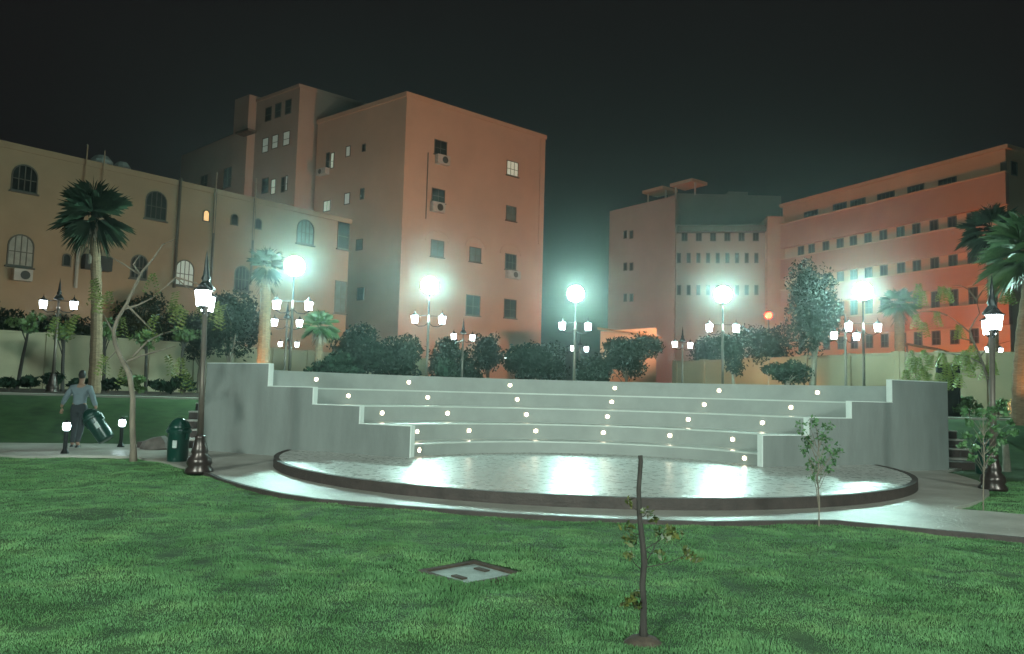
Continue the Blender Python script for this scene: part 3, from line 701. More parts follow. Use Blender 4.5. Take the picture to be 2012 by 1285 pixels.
for a in ((460, 560, 150, 33, 'broad dark tree left of the orange lit palm trunk', .3, 3600, 0),
          (400, 610, 90, 37, 'dark tree above the garden wall behind the near left lamp', .35, 2000, 0),
          (1600, 490, 130, 36, 'tall dark tree left of the rightmost globe lamp', .28, 4200, .2),
          (1500, 620, 120, 41, 'dark tree under the red lamp behind the garden wall', .35, 2600, 0),
          (1390, 630, 90, 46, 'thin dark tree behind the fourth globe lamp', .3, 1800, 0),
          (1440, 640, 60, 37, 'slim tree just right of the fourth globe lamp pole', .4, 1100, 0),
          (1548, 700, 90, 33, 'small leafy tree in front of the tan garden wall', .45, 900, .2),
          (880, 700, 60, 29, 'small low shrub close behind the left half of the top seat wall', .3, 900, 0),
          (650, 690, 120, 29, 'brownish low shrub behind the left end of the top seat wall', .1, 1800, 0)):
    px, ty, wd, d, lab, th, n, ln = a
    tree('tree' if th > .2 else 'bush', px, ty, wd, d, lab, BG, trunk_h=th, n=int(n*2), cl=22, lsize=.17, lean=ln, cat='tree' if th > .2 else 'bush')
LG = 'small trees along the left garden wall'
for a in ((60, 612, 80, 30, .66, 'small tree with a thin slanting trunk at the far left of the garden wall'),
          (128, 630, 60, 29, .66, 'small tree just behind the far left lamp post'),
          (208, 625, 60, 31, .66, 'small tree right beside the fan palm trunk by the wall'),
          (290, 640, 60, 30, .66, 'small tree behind the leaning bare tree by the wall'),
          (362, 630, 70, 32, .66, 'small tree by the wall just left of the near lamp post')):
    px, ty, wd, d, th, lab = a
    tree('tree', px, ty, wd, d, lab, LG, trunk_h=th, n=260, cl=7, lsize=.2, leaf='leaf', lean=.3 if px < 100 else -.1, tr=.06, bark='dark_bark')
BW = 'dark trees beyond the left garden wall'
for a in ((20, 590, 170, 41, 'dark tree mass beyond the wall at the left edge'), (150, 605, 150, 43, 'dark tree beyond the wall behind the fan palm'),
          (270, 570, 160, 45, 'tallest dark tree beyond the wall behind the leaning bare tree'), (380, 600, 120, 47, 'dark tree beyond the wall behind the near left lamp')):
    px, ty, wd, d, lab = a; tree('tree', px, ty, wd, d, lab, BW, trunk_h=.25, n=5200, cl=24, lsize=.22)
SG = 'low plants in the bed along the left wall'
labs = ['low plant at the left edge of the wall bed', 'second low plant from the left in the wall bed', 'low plant in the bed behind the person', 'low plant in the bed left of the palm trunk', 'low plant in the bed right of the palm trunk', 'bright low plant in the bed behind the leaning tree', 'grassy low plant left of the near lamp post', 'low plant right beside the near lamp post in the bed']
for i, px in enumerate((20, 62, 105, 150, 215, 262, 318, 362)):
    tree('plant', px, 742-(i % 3)*5, 58, 27+(i % 2), labs[i], SG, trunk_h=.05, n=420, lsize=.22, leaf='leaf_dark' if i != 5 else 'leaf', cl=7, tr=.02, cat='plant', zb_=UP+.05)
for px, ty, wd, d, lab in ((2000, 775, 70, 24, 'flowering shrub lit by a spotlight at the right edge'), (1905, 780, 90, 26, 'low dark hedge plant before the right garden wall'), (1960, 775, 60, 27, 'low dark shrub left of the flowering shrub')):
    tree('shrub', px, ty, wd, d, lab, 'shrubs along the right garden wall', trunk_h=.05, n=700, lsize=.12, leaf='flower' if px == 2000 else 'leaf', cl=8, cat='shrub', tr=.02)
# cut trunk on the right bank
b0 = gp(1978, 925); t = empty('tree_stump', b0, 0, 'short pale tree trunk on the bank at the right edge', 'tree')
MB().tube([(0, 0, -.1), (0, 0, .3), (-.02, 0, .62)], [.10, .075, .07], 10).build('trunk', M['pale_bark'], t)
# rocks near the left steps
for px, py, s_, m_, lab in ((311, 878, .38, 'rock', 'large grey rock lying left of the green bin'), (380, 833, .22, 'white_rock', 'small white stone block beside the near lamp post')):
    q = gp(px, py); y_ = 18.2 if px < 350 else 19.3; q = at(px, py-6, y_)
    o = MB(); import_seed = random.Random(px); prof = [(s_*.9, -.12), (s_, .05), (s_*.8, .2*s_/.38), (s_*.4, .30*s_/.38)]
    o.lathe(prof, n=9); o.v = [(x*(1+import_seed.uniform(-.15, .15)), y*(1+import_seed.uniform(-.15, .15)), z+import_seed.uniform(-.03, .03)) for x, y, z in o.v]
    ob = o.build('rock', M[m_]); ob.location = (q.x, y_, float(ground_h(q.x, y_))); tag(ob, lab, 'rock')

# ------------------------------------------------------------------ garden walls
def wall_run(p0, p1, ztop, zbase, label, bays, wm='garden_wall'):
    v = Vector((p1[0]-p0[0], p1[1]-p0[1], 0)); L = v.length; d = v/L; n = Vector((d.y, -d.x, 0))
    if n.y > 0: n = -n
    t = empty('garden_wall', (p0[0], p0[1], 0), math.atan2(d.y, d.x), label, 'wall', 'garden boundary walls')
    sgn = -1
    MB().box(0, -.1, zbase-.3, L, .1, ztop).build('wall_panel', M[wm], t)
    MB().box(-.02, -.16, ztop, L+.02, .16, ztop+.09).build('coping', M[wm], t)
    for i in range(bays+1):
        x = L*i/bays; MB().box(x-.2, -.2, zbase-.3, x+.2, .2, ztop+.14).build('pier', M[wm], t)
    return t
def wp(px, py, z): # point on a horizontal line of known height
    v = ray(px, py); t = (z-EYE)/v.z; return (v.x*t, v.y*t)
ZW = 3.55
wl0 = wp(-150, 642, ZW); wl1 = wp(490, 685, ZW); dv = (wl1[0]-wl0[0], wl1[1]-wl0[1])
wall_run(wl0, (wl1[0]+dv[0]*.9, wl1[1]+dv[1]*.9), ZW, UP, 'long cream garden wall running behind the left trees', 12, 'cream_wall')
wr0 = wp(1330, 713, ZW); wr1 = wp(1765, 697, ZW); dv = (wr1[0]-wr0[0], wr1[1]-wr0[1])
wall_run(wr0, wr1, ZW, UP, 'tan garden wall lit orange between the lamp poles on the right', 6)
wr2 = wp(1868, 700, ZW); wr3 = wp(2100, 696, ZW)
wall_run((wr1[0]+dv[0]*.005, wr1[1]+dv[1]*.005), wr3, ZW, UP, 'cream garden wall continuing to the right edge', 4)
# dark gate leaf before the right wall
q = at(1862, 700, 26); gt = empty('iron_gate', (q.x, 26, UP), 0, 'dark tall metal gate panel beside the right end wall', 'gate')
MB().box(-.32, -.03, 0, .32, .03, 1.75).build('panel', M['black'], gt); MB().box(-.38, -.05, 0, -.32, .05, 1.85).build('post', M['black'], gt); MB().box(.32, -.05, 0, .38, .05, 1.85).build('post', M['black'], gt)

# ------------------------------------------------------------------ buildings
class Face:
    def __init__(s, a, b):
        s.a = Vector((a[0], a[1], 0)); s.d = Vector((b[0]-a[0], b[1]-a[1], 0)); s.L = s.d.length; s.d.normalize()
        s.n = Vector((s.d.y, -s.d.x, 0))
        if s.n.dot(s.a) > 0: s.n = -s.n          # outward = towards the viewer
    def hit(s, px, py):
        v = ray(px, py); o = Vector((0, 0, EYE)); t = (s.a-o).dot(s.n)/v.dot(s.n); p = o+v*t
        return (p-s.a).dot(s.d), p.z
    def pt(s, u, z, out=0): p = s.a+s.d*u+s.n*out; return Vector((p.x, p.y, z))
def window(par, f, u0, z0, u1, z1, style='rect', pane='glass', fr='frame', bars=2, sill=True):
    w_, h_ = abs(u1-u0), abs(z1-z0); u = (u0+u1)/2; zb_ = min(z0, z1)
    c = f.pt(u, zb_, 0); t = .07
    def P(x, z, o): return c+f.d*x+Vector((0, 0, z))+f.n*o
    fm = MB()
    if style == 'arch':
        outer = [(-w_/2, 0)]+[(-w_/2*math.cos(math.pi*i/10), h_-w_/2+w_/2*math.sin(math.pi*i/10)) for i in range(11)]+[(w_/2, 0)]
    else: outer = [(-w_/2, 0), (-w_/2, h_), (w_/2, h_), (w_/2, 0)]
    cx, cz = 0, h_/2; inner = [(x*(1-2*t/w_), cz+(z-cz)*(1-2*t/h_)) for x, z in outer]; n = len(outer)
    vs = [P(x, z, .06) for x, z in outer]+[P(x, z, .06) for x, z in inner]+[P(x, z, -.01) for x, z in outer]+[P(x, z, .015) for x, z in inner]
    fs = []
    for i in range(n):
        j = (i+1) % n; fs += [(i, j, n+j, n+i), (i, 2*n+i, 2*n+j, j), (n+i, n+j, 3*n+j, 3*n+i)]
    fm.add(vs, fs)
    wi = w_-2*t
    for k in range(1, bars): x = -wi/2+wi*k/bars; fm.obox(P(x, h_*.5, .035), f.d, f.n, (0, 0, 1), .022, .012, h_*.5-t*1.3)
    if h_ > 1.2: fm.obox(P(0, h_*.45, .035), f.d, f.n, (0, 0, 1), wi/2, .011, .022)
    if sill: fm.obox(P(0, -.05, .08), f.d, f.n, (0, 0, 1), w_/2+.08, .085, .04)
    wo = fm.build('window', M[fr], par)
    if style == 'half':
        MB().add([P(x, z, .02) for x, z in inner], [tuple(range(n))]).build('pane', M['glass'], wo)
    else:
        MB().add([P(x, z, .02) for x, z in inner], [tuple(range(n))]).build('pane', M[pane], wo)
    return wo
def winpx(par, f, x0, y0, x1, y1, **kw):
    xm, ym = (x0+x1)/2, (y0+y1)/2; ua, _ = f.hit(x0, ym); ub, _ = f.hit(x1, ym); _, za = f.hit(xm, y0); _, zb_ = f.hit(xm, y1)
    return window(par, f, ua, za, ub, zb_, **kw)
def ac_unit(par, f, x0, y0, x1, y1):
    xm, ym = (x0+x1)/2, (y0+y1)/2; ua, _ = f.hit(x0, ym); ub, _ = f.hit(x1, ym); _, za = f.hit(xm, y0); _, zb_ = f.hit(xm, y1)
    c = f.pt((ua+ub)/2, (za+zb_)/2, .3); w_, h_ = abs(ua-ub)/2, abs(za-zb_)/2
    o = MB(); o.obox(c, f.d, f.n, (0, 0, 1), w_, .24, h_); a = o.build('air_conditioner', M['ac'], par)
    g = MB(); cc = f.pt((ua+ub)/2, (za+zb_)/2, .55); r_ = min(w_, h_)*.75
    vs = [cc+f.d*(r_*math.cos(2*math.pi*k/14)+w_*.2)+Vector((0, 0, r_*math.sin(2*math.pi*k/14))) for k in range(14)]
    vs = vs+[v-f.n*.02 for v in vs]; g.add(vs, [tuple(range(14)), tuple(range(27, 13, -1))]+[(i, (i+1) % 14, 14+(i+1) % 14, 14+i) for i in range(14)]); g.build('grille', M['ac_dark'], a)
    return a
def pole_on(par, f, x0, y0, x1, y1, r_, m_, name, out=.15):
    ua, za = f.hit(x0, y0); ub, zb_ = f.hit(x1, y1); u = (ua+ub)/2
    return MB().bar(f.pt(u, min(za, zb_), out), f.pt(u, max(za, zb_), out), r_, r_, 6).build(name, M[m_], par)
def depth_at(px, py, z): v = ray(px, py); t = (z-EYE)/v.z; return Vector((v.x*t, v.y*t, 0))

# --- tan building on the left
ZL = 14.4
a0 = depth_at(-160, 239, ZL); a1 = depth_at(0, 275, ZL); a2 = depth_at(688, 431, ZL)
d_ = (a2-a1).normalized(); a0 = a1-d_*9
f = Face(a0, a2); back = -f.n*14
tb = empty('tan_building', (0, 0, 0), 0, 'long two storey tan building with arched windows on the left', 'building')
pl = [(a0.x, a0.y), (a2.x, a2.y), (a2.x+back.x, a2.y+back.y), (a0.x+back.x, a0.y+back.y)]
MB().prism(pl, 0, ZL-.35).build('wall', M['stucco_tan'], tb)
def coping(par, pl, z0, z1, out, m_):
    cx = sum(p[0] for p in pl)/len(pl); cyy = sum(p[1] for p in pl)/len(pl)
    q = [(p[0]+(p[0]-cx)*out/max(1, math.hypot(p[0]-cx, p[1]-cyy))*1.4, p[1]+(p[1]-cyy)*out/max(1, math.hypot(p[0]-cx, p[1]-cyy))*1.4) for p in pl]
    return MB().prism(q, z0, z1).build('parapet', m_, par)
coping(tb, pl, ZL-.35, ZL, .12, M['stucco_tan'])
for r_ in ((22, 323, 75, 378, 'glass'), (285, 375, 328, 432, 'glass'), (14, 460, 67, 524, 'curtain'), (256, 500, 290, 548, 'glass'), (343, 510, 381, 562, 'lit_pale'), (583, 431, 617, 480, 'glass_grey'), (460, 522, 490, 572, 'glass')):
    winpx(tb, f, *r_[:4], style='arch', pane=r_[4], bars=4)
for r_ in ((122, 498, 140, 524, 'glass'), (398, 412, 412, 436, 'lit_orange'), (453, 420, 468, 443, 'glass'), (500, 429, 514, 451, 'glass')):
    winpx(tb, f, *r_[:4], style='arch', pane=r_[4], bars=1, sill=False)
winpx(tb, f, 663, 434, 686, 490, pane='glass', bars=1); winpx(tb, f, 657, 552, 680, 616, pane='glass_grey', bars=2)
ac_unit(tb, f, 21, 530, 58, 553)
MB().obox(f.pt(*f.hit(186, 518), .35), f.d, f.n, (0, 0, 1), .75, .3, .42).build('sign_box', M['ac_dark'], tb)
pole_on(tb, f, 350, 350, 343, 566, .10, 'frame', 'downpipe'); pole_on(tb, f, 421, 372, 413, 560, .09, 'frame', 'downpipe'); pole_on(tb, f, 497, 390, 492, 560, .08, 'frame', 'downpipe')
pole_on(tb, f, 153, 460, 148, 566, .10, 'ac', 'downpipe')
def mast(px, y0, y1, lab):
    u, _ = f.hit(px, y1); _, zt_ = f.hit(px, y0); p = f.pt(u, ZL-3.0, .25)
    o = MB().bar((0, 0, 0), (0, 0, zt_-p.z), .05, .035, 6).build('mast', M['stucco_tan'], tb); o.location = p
for px, y0, y1 in ((166, 285, 330), (200, 297, 340), (422, 340, 350), (499, 352, 370)): mast(px, y0, y1, '')
for px, w_, h_ in ((228, 1.3, 1.0), (270, 1.0, .9)):
    u, _ = f.hit(px, 320); p = f.pt(u, ZL, -2.2)
    MB().lathe([(w_/2, 0), (w_/2, h_*.7), (w_*.3, h_)], n=12).build('roof_tank', M['ac'], tb, loc=p)
# flat rim mouldings over the upper windows
# --- tall pink building in the centre
ZM = 27.3
m0 = depth_at(800, 180, ZM); m1 = depth_at(1072, 266, ZM); m2 = depth_at(625, 236, ZM)
fr_ = Face(m0, m1); fl = Face(m0, m2)
pk = empty('tall_building', (0, 0, 0), 0, 'tall plain building with a salmon pink end wall in the centre', 'building')
b1 = m1+(m2-m0)*1.0; b1x = m1-fr_.n*16; m2x = m2-fr_.n*0
pl = [(m0.x, m0.y), (m1.x, m1.y), (m1.x+(m2.x-m0.x), m1.y+(m2.y-m0.y)), (m2.x, m2.y)]
MB().prism(pl, 0, ZM-.4).build('wall', M['stucco_pink'], pk); coping(pk, pl, ZM-.4, ZM, .10, M['stucco_pink'])
for r_ in ((853, 276, 878, 305, 'glass', 2), (995, 317, 1018, 346, 'lit_green', 3), (848, 371, 874, 398, 'glass', 2), (994, 405, 1014, 434, 'glass_grey', 2), (846, 472, 872, 505, 'glass_grey', 2), (922, 486, 945, 515, 'glass_grey', 2), (992, 499, 1014, 530, 'glass', 3), (915, 580, 943, 620, 'glass', 2), (990, 588, 1014, 625, 'glass', 2)):
    winpx(pk, fr_, *r_[:4], pane=r_[4], bars=r_[5])
for r_ in ((854, 307, 878, 325), (844, 399, 868, 418), (992, 533, 1016, 548)): ac_unit(pk, fr_, *r_)
for xc, yc, wpx in ((859, 472, 46), (934, 484, 40), (1003, 497, 40)):      # raised arch mouldings
    ua, z_ = fr_.hit(xc-wpx/2, yc); ub, _ = fr_.hit(xc+wpx/2, yc); uc = (ua+ub)/2; r_ = abs(ub-ua)/2
    MB().tube([fr_.pt(uc+r_*math.cos(math.pi*i/12), z_+r_*.8*math.sin(math.pi*i/12), .02) for i in range(13)], [.06]*13, 5).build('moulding', M['stucco_pink'], pk)
pole_on(pk, fr_, 841, 300, 836, 430, .05, 'frame', 'cable', .05); pole_on(pk, fr_, 1063, 275, 1056, 480, .07, 'stucco_pink', 'downpipe', .1)
for r_ in ((641, 300, 648, 331, 'glass', 1), (650, 300, 657, 331, 'lit_green', 1), (680, 287, 689, 308, 'lit_pale', 1), (712, 283, 719, 298, 'glass', 1), (636, 394, 650, 416, 'lit_green', 2), (677, 379, 688, 402, 'lit_pale', 1), (708, 370, 716, 392, 'glass', 1), (700, 470, 713, 492, 'glass_grey', 1), (702, 565, 716, 590, 'glass_grey', 1)):
    winpx(pk, fl, *r_[:4], pane=r_[4], bars=r_[5], sill=False)
ac_unit(pk, fl, 630, 333, 648, 345)
# taller stair tower with the far wing
tdir = (m1-m0).normalized(); ZT = 30.6
T = depth_at(590, 165, ZT); T2 = depth_at(505, 196, ZT)
ldir = (T2-T).normalized()
tw_ = empty('tower_block', (0, 0, 0), 0, 'grey stair tower rising behind the pink building', 'building')
pl = [(T.x, T.y), (T.x+tdir.x*17, T.y+tdir.y*17), (T2.x+tdir.x*17, T2.y+tdir.y*17), (T2.x, T2.y)]
MB().prism(pl, 0, ZT-.3).build('wall', M['stucco_grey'], tw_); coping(tw_, pl, ZT-.3, ZT, .10, M['stucco_grey'])
ft = Face(T, T2)
for r_ in ((522, 211, 534, 238, 'glass'), (541, 203, 553, 231, 'glass'), (561, 196, 573, 224, 'glass'), (516, 271, 528, 300, 'lit_pale'), (535, 265, 547, 292, 'lit_pale'), (557, 258, 570, 286, 'lit_pale'), (515, 350, 528, 380, 'glass'), (533, 352, 542, 382, 'lit_green'), (553, 348, 560, 378, 'glass'), (561, 345, 566, 375, 'lit_pale')):
    winpx(tw_, ft, *r_[:4], pane=r_[4], bars=1, sill=False)
q0 = T2-tdir*.8; q1 = q0+ldir*2.6
MB().prism([(q0.x, q0.y), (q1.x, q1.y), (q1.x+tdir.x*3, q1.y+tdir.y*3), (q0.x+tdir.x*3, q0.y+tdir.y*3)], 0, ZT+.35).build('pilaster', M['stucco_grey'], tw_)
fq = Face(q0, q1); u0_, z0_ = fq.hit(492, 263)
MB().obox(fq.pt(u0_, z0_, .5), fq.d, fq.n, (0, 0, 1), 1.1, .5, .12).build('ledge', M['frame'], tw_)
ZF = 27.3
W0 = q1; W1 = depth_at(357, 306, ZF); fw = Face(W0, W1)
wg = empty('far_wing', (0, 0, 0), 0, 'dim grey wing of the tall building behind the tan building', 'building')
pl = [(W0.x, W0.y), (W1.x, W1.y), (W1.x+tdir.x*12, W1.y+tdir.y*12), (W0.x+tdir.x*12, W0.y+tdir.y*12)]
MB().prism(pl, 0, ZF).build('wall', M['stucco_grey'], wg); winpx(wg, fw, 440, 330, 455, 368, pane='glass', bars=2)
winpx(wg, fw, 395, 345, 408, 372, pane='glass', bars=2)

# --- red banded building on the right
ZR = 21.6
r1 = depth_at(1975, 285, ZR); r0 = depth_at(1538, 401, ZR); fb = Face(r0, r1)
rb = empty('banded_building', (0, 0, 0), 0, 'long building with red bands and rows of windows on the right', 'building')
bk = -fb.n*16; pl = [(r0.x, r0.y), (r1.x, r1.y), (r1.x+bk.x, r1.y+bk.y), (r0.x+bk.x, r0.y+bk.y)]
def zat(py, px=1870): return fb.hit(px, py)[1]
MB().prism(pl, 0, ZR-.3).build('wall', M['stucco_orange'], rb); coping(rb, pl, ZR-.3, ZR, .25, M['stucco_orange'])
L = fb.L
for y0, y1 in ((366, 424), (452, 500), (528, 567), (606, 645)):
    za, zb_ = zat(y0), zat(y1)
    o = MB(); o.obox(fb.pt(L/2, (za+zb_)/2, .22), fb.d, fb.n, (0, 0, 1), L/2+.2, .22, (za-zb_)/2); o.build('spandrel_band', M['stucco_red'], rb)
    o = MB(); o.obox(fb.pt(L/2, za+.06, .27), fb.d, fb.n, (0, 0, 1), L/2+.25, .27, .06); o.build('ledge', M['stucco_orange'], rb)
for r_ in ((1580, 414, 1608, 428), (1637, 399, 1664, 416), (1671, 391, 1701, 407), (1724, 378, 1758, 394), (1783, 364, 1816, 383), (1844, 350, 1880, 370), (1966, 318, 1978, 339)):
    winpx(rb, fb, *r_, pane='glass', bars=4, sill=False)
xs_ = (1574, 1595, 1623, 1651, 1677, 1706, 1736, 1770, 1801, 1836, 1872, 1910, 1948)
zr = ((425.5, 451), (501, 527), (569, 604), (648, 677))
for i, x in enumerate(xs_):
    u, _ = fb.hit(x, 470)
    for ya, yb in zr:
        za, zb_ = zat(ya), zat(yb); window(rb, fb, u-.38, za, u+.38, zb_, pane='glass', bars=2, sill=False)
# its end wall, turned towards the lane
r2 = r1-fb.n*16; 
fe_ = Face(r1, r1-fb.n*16)
for r_ in ((1986, 318, 1998, 345),): winpx(rb, fe_, *r_, pane='glass', bars=1, sill=False)
# white lane canopy catching the light
u, z_ = fb.hit(1800, 680)
cn = empty('awning', (0, 0, 0), 0, 'slanted orange lit awning in front of the red banded building', 'awning')
c0 = at(1772, 672, 47); c1 = at(1842, 684, 45)
o = MB(); dd_ = (c1-c0); nn = Vector((0, -1.2, -.25)); o.add([c0, c1, c1+nn, c0+nn]+[q-Vector((0, 0, .08)) for q in (c0, c1, c1+nn, c0+nn)], [(0, 1, 2, 3), (7, 6, 5, 4), (0, 4, 5, 1), (1, 5, 6, 2), (2, 6, 7, 3), (3, 7, 4, 0)]); o.build('canopy', M['tile'], cn)
for q in (c0+nn*.5, c1+nn*.5): MB().bar((q.x, q.y, UP), (q.x, q.y, q.z-.1), .05, .05, 6).build('post', M['pole'], cn)

# --- hazy grey building between
ZG = 22.4
g0 = depth_at(1198, 415, ZG); g1 = depth_at(1327, 384, ZG); fg = Face(g0, g1)
hb = empty('hazy_building', (0, 0, 0), 0, 'hazy grey pink building with a roof pergola beyond the middle lamps', 'building')
bk = Vector((6, 20, 0)); pl = [(g0.x, g0.y), (g1.x, g1.y), (g1.x+bk.x, g1.y+bk.y), (g0.x+bk.x, g0.y+bk.y)]
MB().prism(pl, 0, ZG).build('wall', M['stucco_grey'], hb)
for y_ in (461, 524, 585):
    for x_ in (1229, 1241): winpx(hb, fg, x_-3.5, y_-8, x_+3.5, y_+8, pane='glass', bars=1, sill=False)
for x0, x1, y0, y1 in ((1258, 1298, 392, 378), (1312, 1356, 380, 361)):    # roof pergola
    ua, _ = fg.hit(x0, 400); ub, _ = fg.hit(x1, 400); _, zz = fg.hit((x0+x1)/2, (y0+y1)/2)
    c_ = fg.pt((ua+ub)/2, ZG+1.35, -1.5); MB().obox(c_, fg.d, fg.n, (0, 0, 1), abs(ub-ua)/2, 1.2, .16).build('pergola_roof', M['stucco_orange'], hb)
    for u in (ua+.2, ub-.2):
        MB().bar(fg.pt(u, ZG-.1, -1.0), fg.pt(u, ZG+1.3, -1.0), .10, .10, 6).build('pergola_post', M['trim'], hb)
h0 = g1-Vector((0, -1.5, 0)); h1 = at(1512, 450, h0.y-1.5); h1.z = 0; fh = Face((h0.x, h0.y), (h1.x, h1.y))
ZH = fh.hit(1420, 440)[1]
pl = [(h0.x, h0.y), (h1.x, h1.y), (h1.x+3, h1.y+18), (h0.x+3, h0.y+18)]
MB().prism(pl, 0, ZH).build('wall', M['stucco_grey'], hb)
_, zz1 = fh.hit(1420, 447); _, zz2 = fh.hit(1420, 458)
MB().obox(fh.pt(fh.L/2, (zz1+zz2)/2, .5), fh.d, fh.n, (0, 0, 1), fh.L/2-.5, .5, abs(zz1-zz2)/2).build('balcony_band', M['frame'], hb)
_, zz1 = fh.hit(1420, 476); _, zz2 = fh.hit(1420, 464)
for i in range(6): 
    xx = 1345+i*28; winpx(hb, fh, xx-6, 452, xx+6, 474, pane='glass', bars=2, sill=False)
for y_ in (507, 570):
    for i in range(9):
        xx = 1334+i*19; winpx(hb, fh, xx-4, y_-10, xx+4, y_+10, pane='glass', bars=1, sill=False)
s0 = h0+Vector((.5, 5, 0)); s1 = at(1535, 400, h0.y+5); fs_ = Face((s0.x, s0.y), (s1.x, s1.y)); ZP = fs_.hit(1420, 382)[1]
MB().prism([(s0.x, s0.y), (s1.x, s1.y), (s1.x+2, s1.y+10), (s0.x+2, s0.y+10)], ZH-.5, ZP).build('penthouse', M['stucco_grey'], hb)
_, z1_ = fs_.hit(1450, 372); ua, _ = fs_.hit(1436, 390); ub, _ = fs_.hit(1475, 390)
MB().obox(fs_.pt((ua+ub)/2, (ZP+z1_)/2, -3), fs_.d, fs_.n, (0, 0, 1), abs(ub-ua)/2, 2, abs(z1_-ZP)/2).build('roof_box', M['stucco_grey'], hb)
k0 = at(1508, 440, h0.y-2.5); k1 = at(1542, 440, h0.y-2.5)
ZK = at(1525, 425, h0.y-2.5).z
MB().prism([(k0.x, k0.y), (k1.x, k1.y), (k1.x+1, k1.y+12), (k0.x+1, k0.y+12)], 0, ZK).build('stair_column', M['stucco_orange'], hb)
# low house with orange light behind the round bush
l0 = at(1180, 650, 58); l1 = at(1290, 652, 54); fl_ = Face((l0.x, l0.y), (l1.x, l1.y))
lh = empty('low_house', (0, 0, 0), 0, 'low orange lit house with a sloping roof line behind the round bush', 'building')
zl = l0.z; MB().prism([(l0.x, l0.y), (l1.x, l1.y), (l1.x+1, l1.y+8), (l0.x+1, l0.y+8)], 0, zl).build('wall', M['stucco_orange'], lh)
rf = MB(); A_ = Vector((l0.x-.3, l0.y-.4, zl+.0)); B_ = Vector((l1.x+.3, l1.y-.4, zl-.9+.0)); bb = Vector((1, 8.5, .6)); th_ = Vector((0, 0, .12))
rf.add([A_+th_, B_+th_, B_+bb+th_, A_+bb+th_, A_+th_*2, B_+th_*2, B_+bb+th_*2, A_+bb+th_*2], [(3, 2, 1, 0), (4, 5, 6, 7), (0, 1, 5, 4), (1, 2, 6, 5), (2, 3, 7, 6), (3, 0, 4, 7)]); rf.build('roof', M['tile'], lh)
winpx(lh, fl_, 1205, 668, 1222, 690, pane='glass', bars=2)

# ------------------------------------------------------------------ sodium street lamps in the lanes outside the garden
def street_lamp(x, y, z, power, label, aim=None, spot=None, emit=True):
    t = empty('sodium_lamp', (x, y, UP), 0, label, 'street lamp', 'orange street lamps in the lanes')
    h = z-UP
    MB().lathe([(.12, 0), (.1, .6), (.07, .7), (.05, h-.1)], n=10).build('pole', M['pole'], t)
    MB().lathe([(.16, h-.02), (.2, h+.05), (.12, h+.14)], n=12).build('hood', M['pole'], t)
    MB().lathe([(.08, h-.42), (.22, h-.32), (.25, h-.16), (.15, h-.03)], n=12).build('bulb', M['sodium'], t)
    return t
def light(name, kind, loc, power, col, size=.1, aim=None, spot=None, blend=.6):
    l = bpy.data.lights.new(name, kind); l.energy = power; l.color = col; l.shadow_soft_size = size
    o = bpy.data.objects.new(name, l); COL.objects.link(o); o.location = loc
    if aim is not None: o.rotation_euler = (Vector(aim)-Vector(loc)).to_track_quat('-Z', 'Y').to_euler()
    if spot: l.spot_size = R(spot); l.spot_blend = blend
    return o
q = at(1510, 618, 52); street_lamp(q.x, 52, q.z+.15, 1, 'single red glowing street lamp beyond the garden wall, right of the fourth globe lamp')
# unseen sodium lamps of the lanes as bare spots, with some added fills
light('lane_and_fill_lamp', 'SPOT', (12, 46, 6), 17000, (1, .44, .23), .2, (m0+m1)/2+Vector((0, 0, 14)), 80)
for q_, o_, z_, e_, c_ in ((.98, 11, 3.2, 3300, (1, .24, .055)), (.72, 12, 3.4, 2000, (1, .26, .07)), (.42, 13, 4, 1000, (1, .33, .12)), (.12, 13, 4, 600, SODIUM)):
    p_ = fb.pt(fb.L*q_, 0, o_); light('lane_and_fill_lamp', 'SPOT', (p_.x, p_.y, z_), e_, c_, .2, fb.pt(fb.L*q_, 9), 165, 1.0)
light('lane_and_fill_lamp', 'SPOT', (-27, 60, 15.5), 1300, (1, .66, .44), .2, (-27, 76, 23), 150, 1.0)  # added fill on the tower's left faces and the far wing
light('lane_and_fill_lamp', 'SPOT', (-15, 57, 15.5), 800, (1, .68, .46), .2, (-15, 68, 21), 155, 1.0)  # added warm fill at roof height for the pink building's left face
light('lane_and_fill_lamp', 'SPOT', (fh.pt(fh.L*.5, 0, 15).x, fh.pt(fh.L*.5, 0, 15).y, 5), 2000, (1, .34, .26), .2, fh.pt(fh.L*.5, 15), 150, 1.0)  # added fill to warm the recessed block of the hazy building
light('lane_and_fill_lamp', 'SPOT', (fg.pt(fg.L, 0, 16).x, fg.pt(fg.L, 0, 16).y, 5), 3000, (1, .36, .28), .2, fg.pt(fg.L, 13), 150, 1.0)
for px_, e_ in ((1375, 50), (1425, 90), (1480, 60), (1560, 25), (1640, 20), (1720, 100), (1770, 90)):      # small warm uplights set in the grass at the wall
    w_ = wp(px_, 704, ZW); light('garden_uplight', 'SPOT', (w_[0], w_[1]-1.7, UP+.1), e_*7, (1, .50, .20), .05, (w_[0], w_[1], UP+2.6), 120, 1.0)
for px_, d_u, e_ in ((514, 30, 120), (2004, 19.5, 45)):      # and at the feet of two palms
    q_ = at(px_, 780, d_u); light('garden_uplight', 'SPOT', (q_.x-.25, q_.y-1.1, UP+.1), e_*4, (1, .48, .16), .05, (q_.x, q_.y, UP+2.2), 70, 1.0)
for u_, e_ in ((4, 300), (14, 380), (24, 560), (33, 700)):
    light('lane_and_fill_lamp', 'SPOT', (f.pt(u_, 0, 7).x, f.pt(u_, 0, 7).y, 4.5), e_*1.1, (1, .45, .16), .2, f.pt(u_, 10), 160, 1.0)
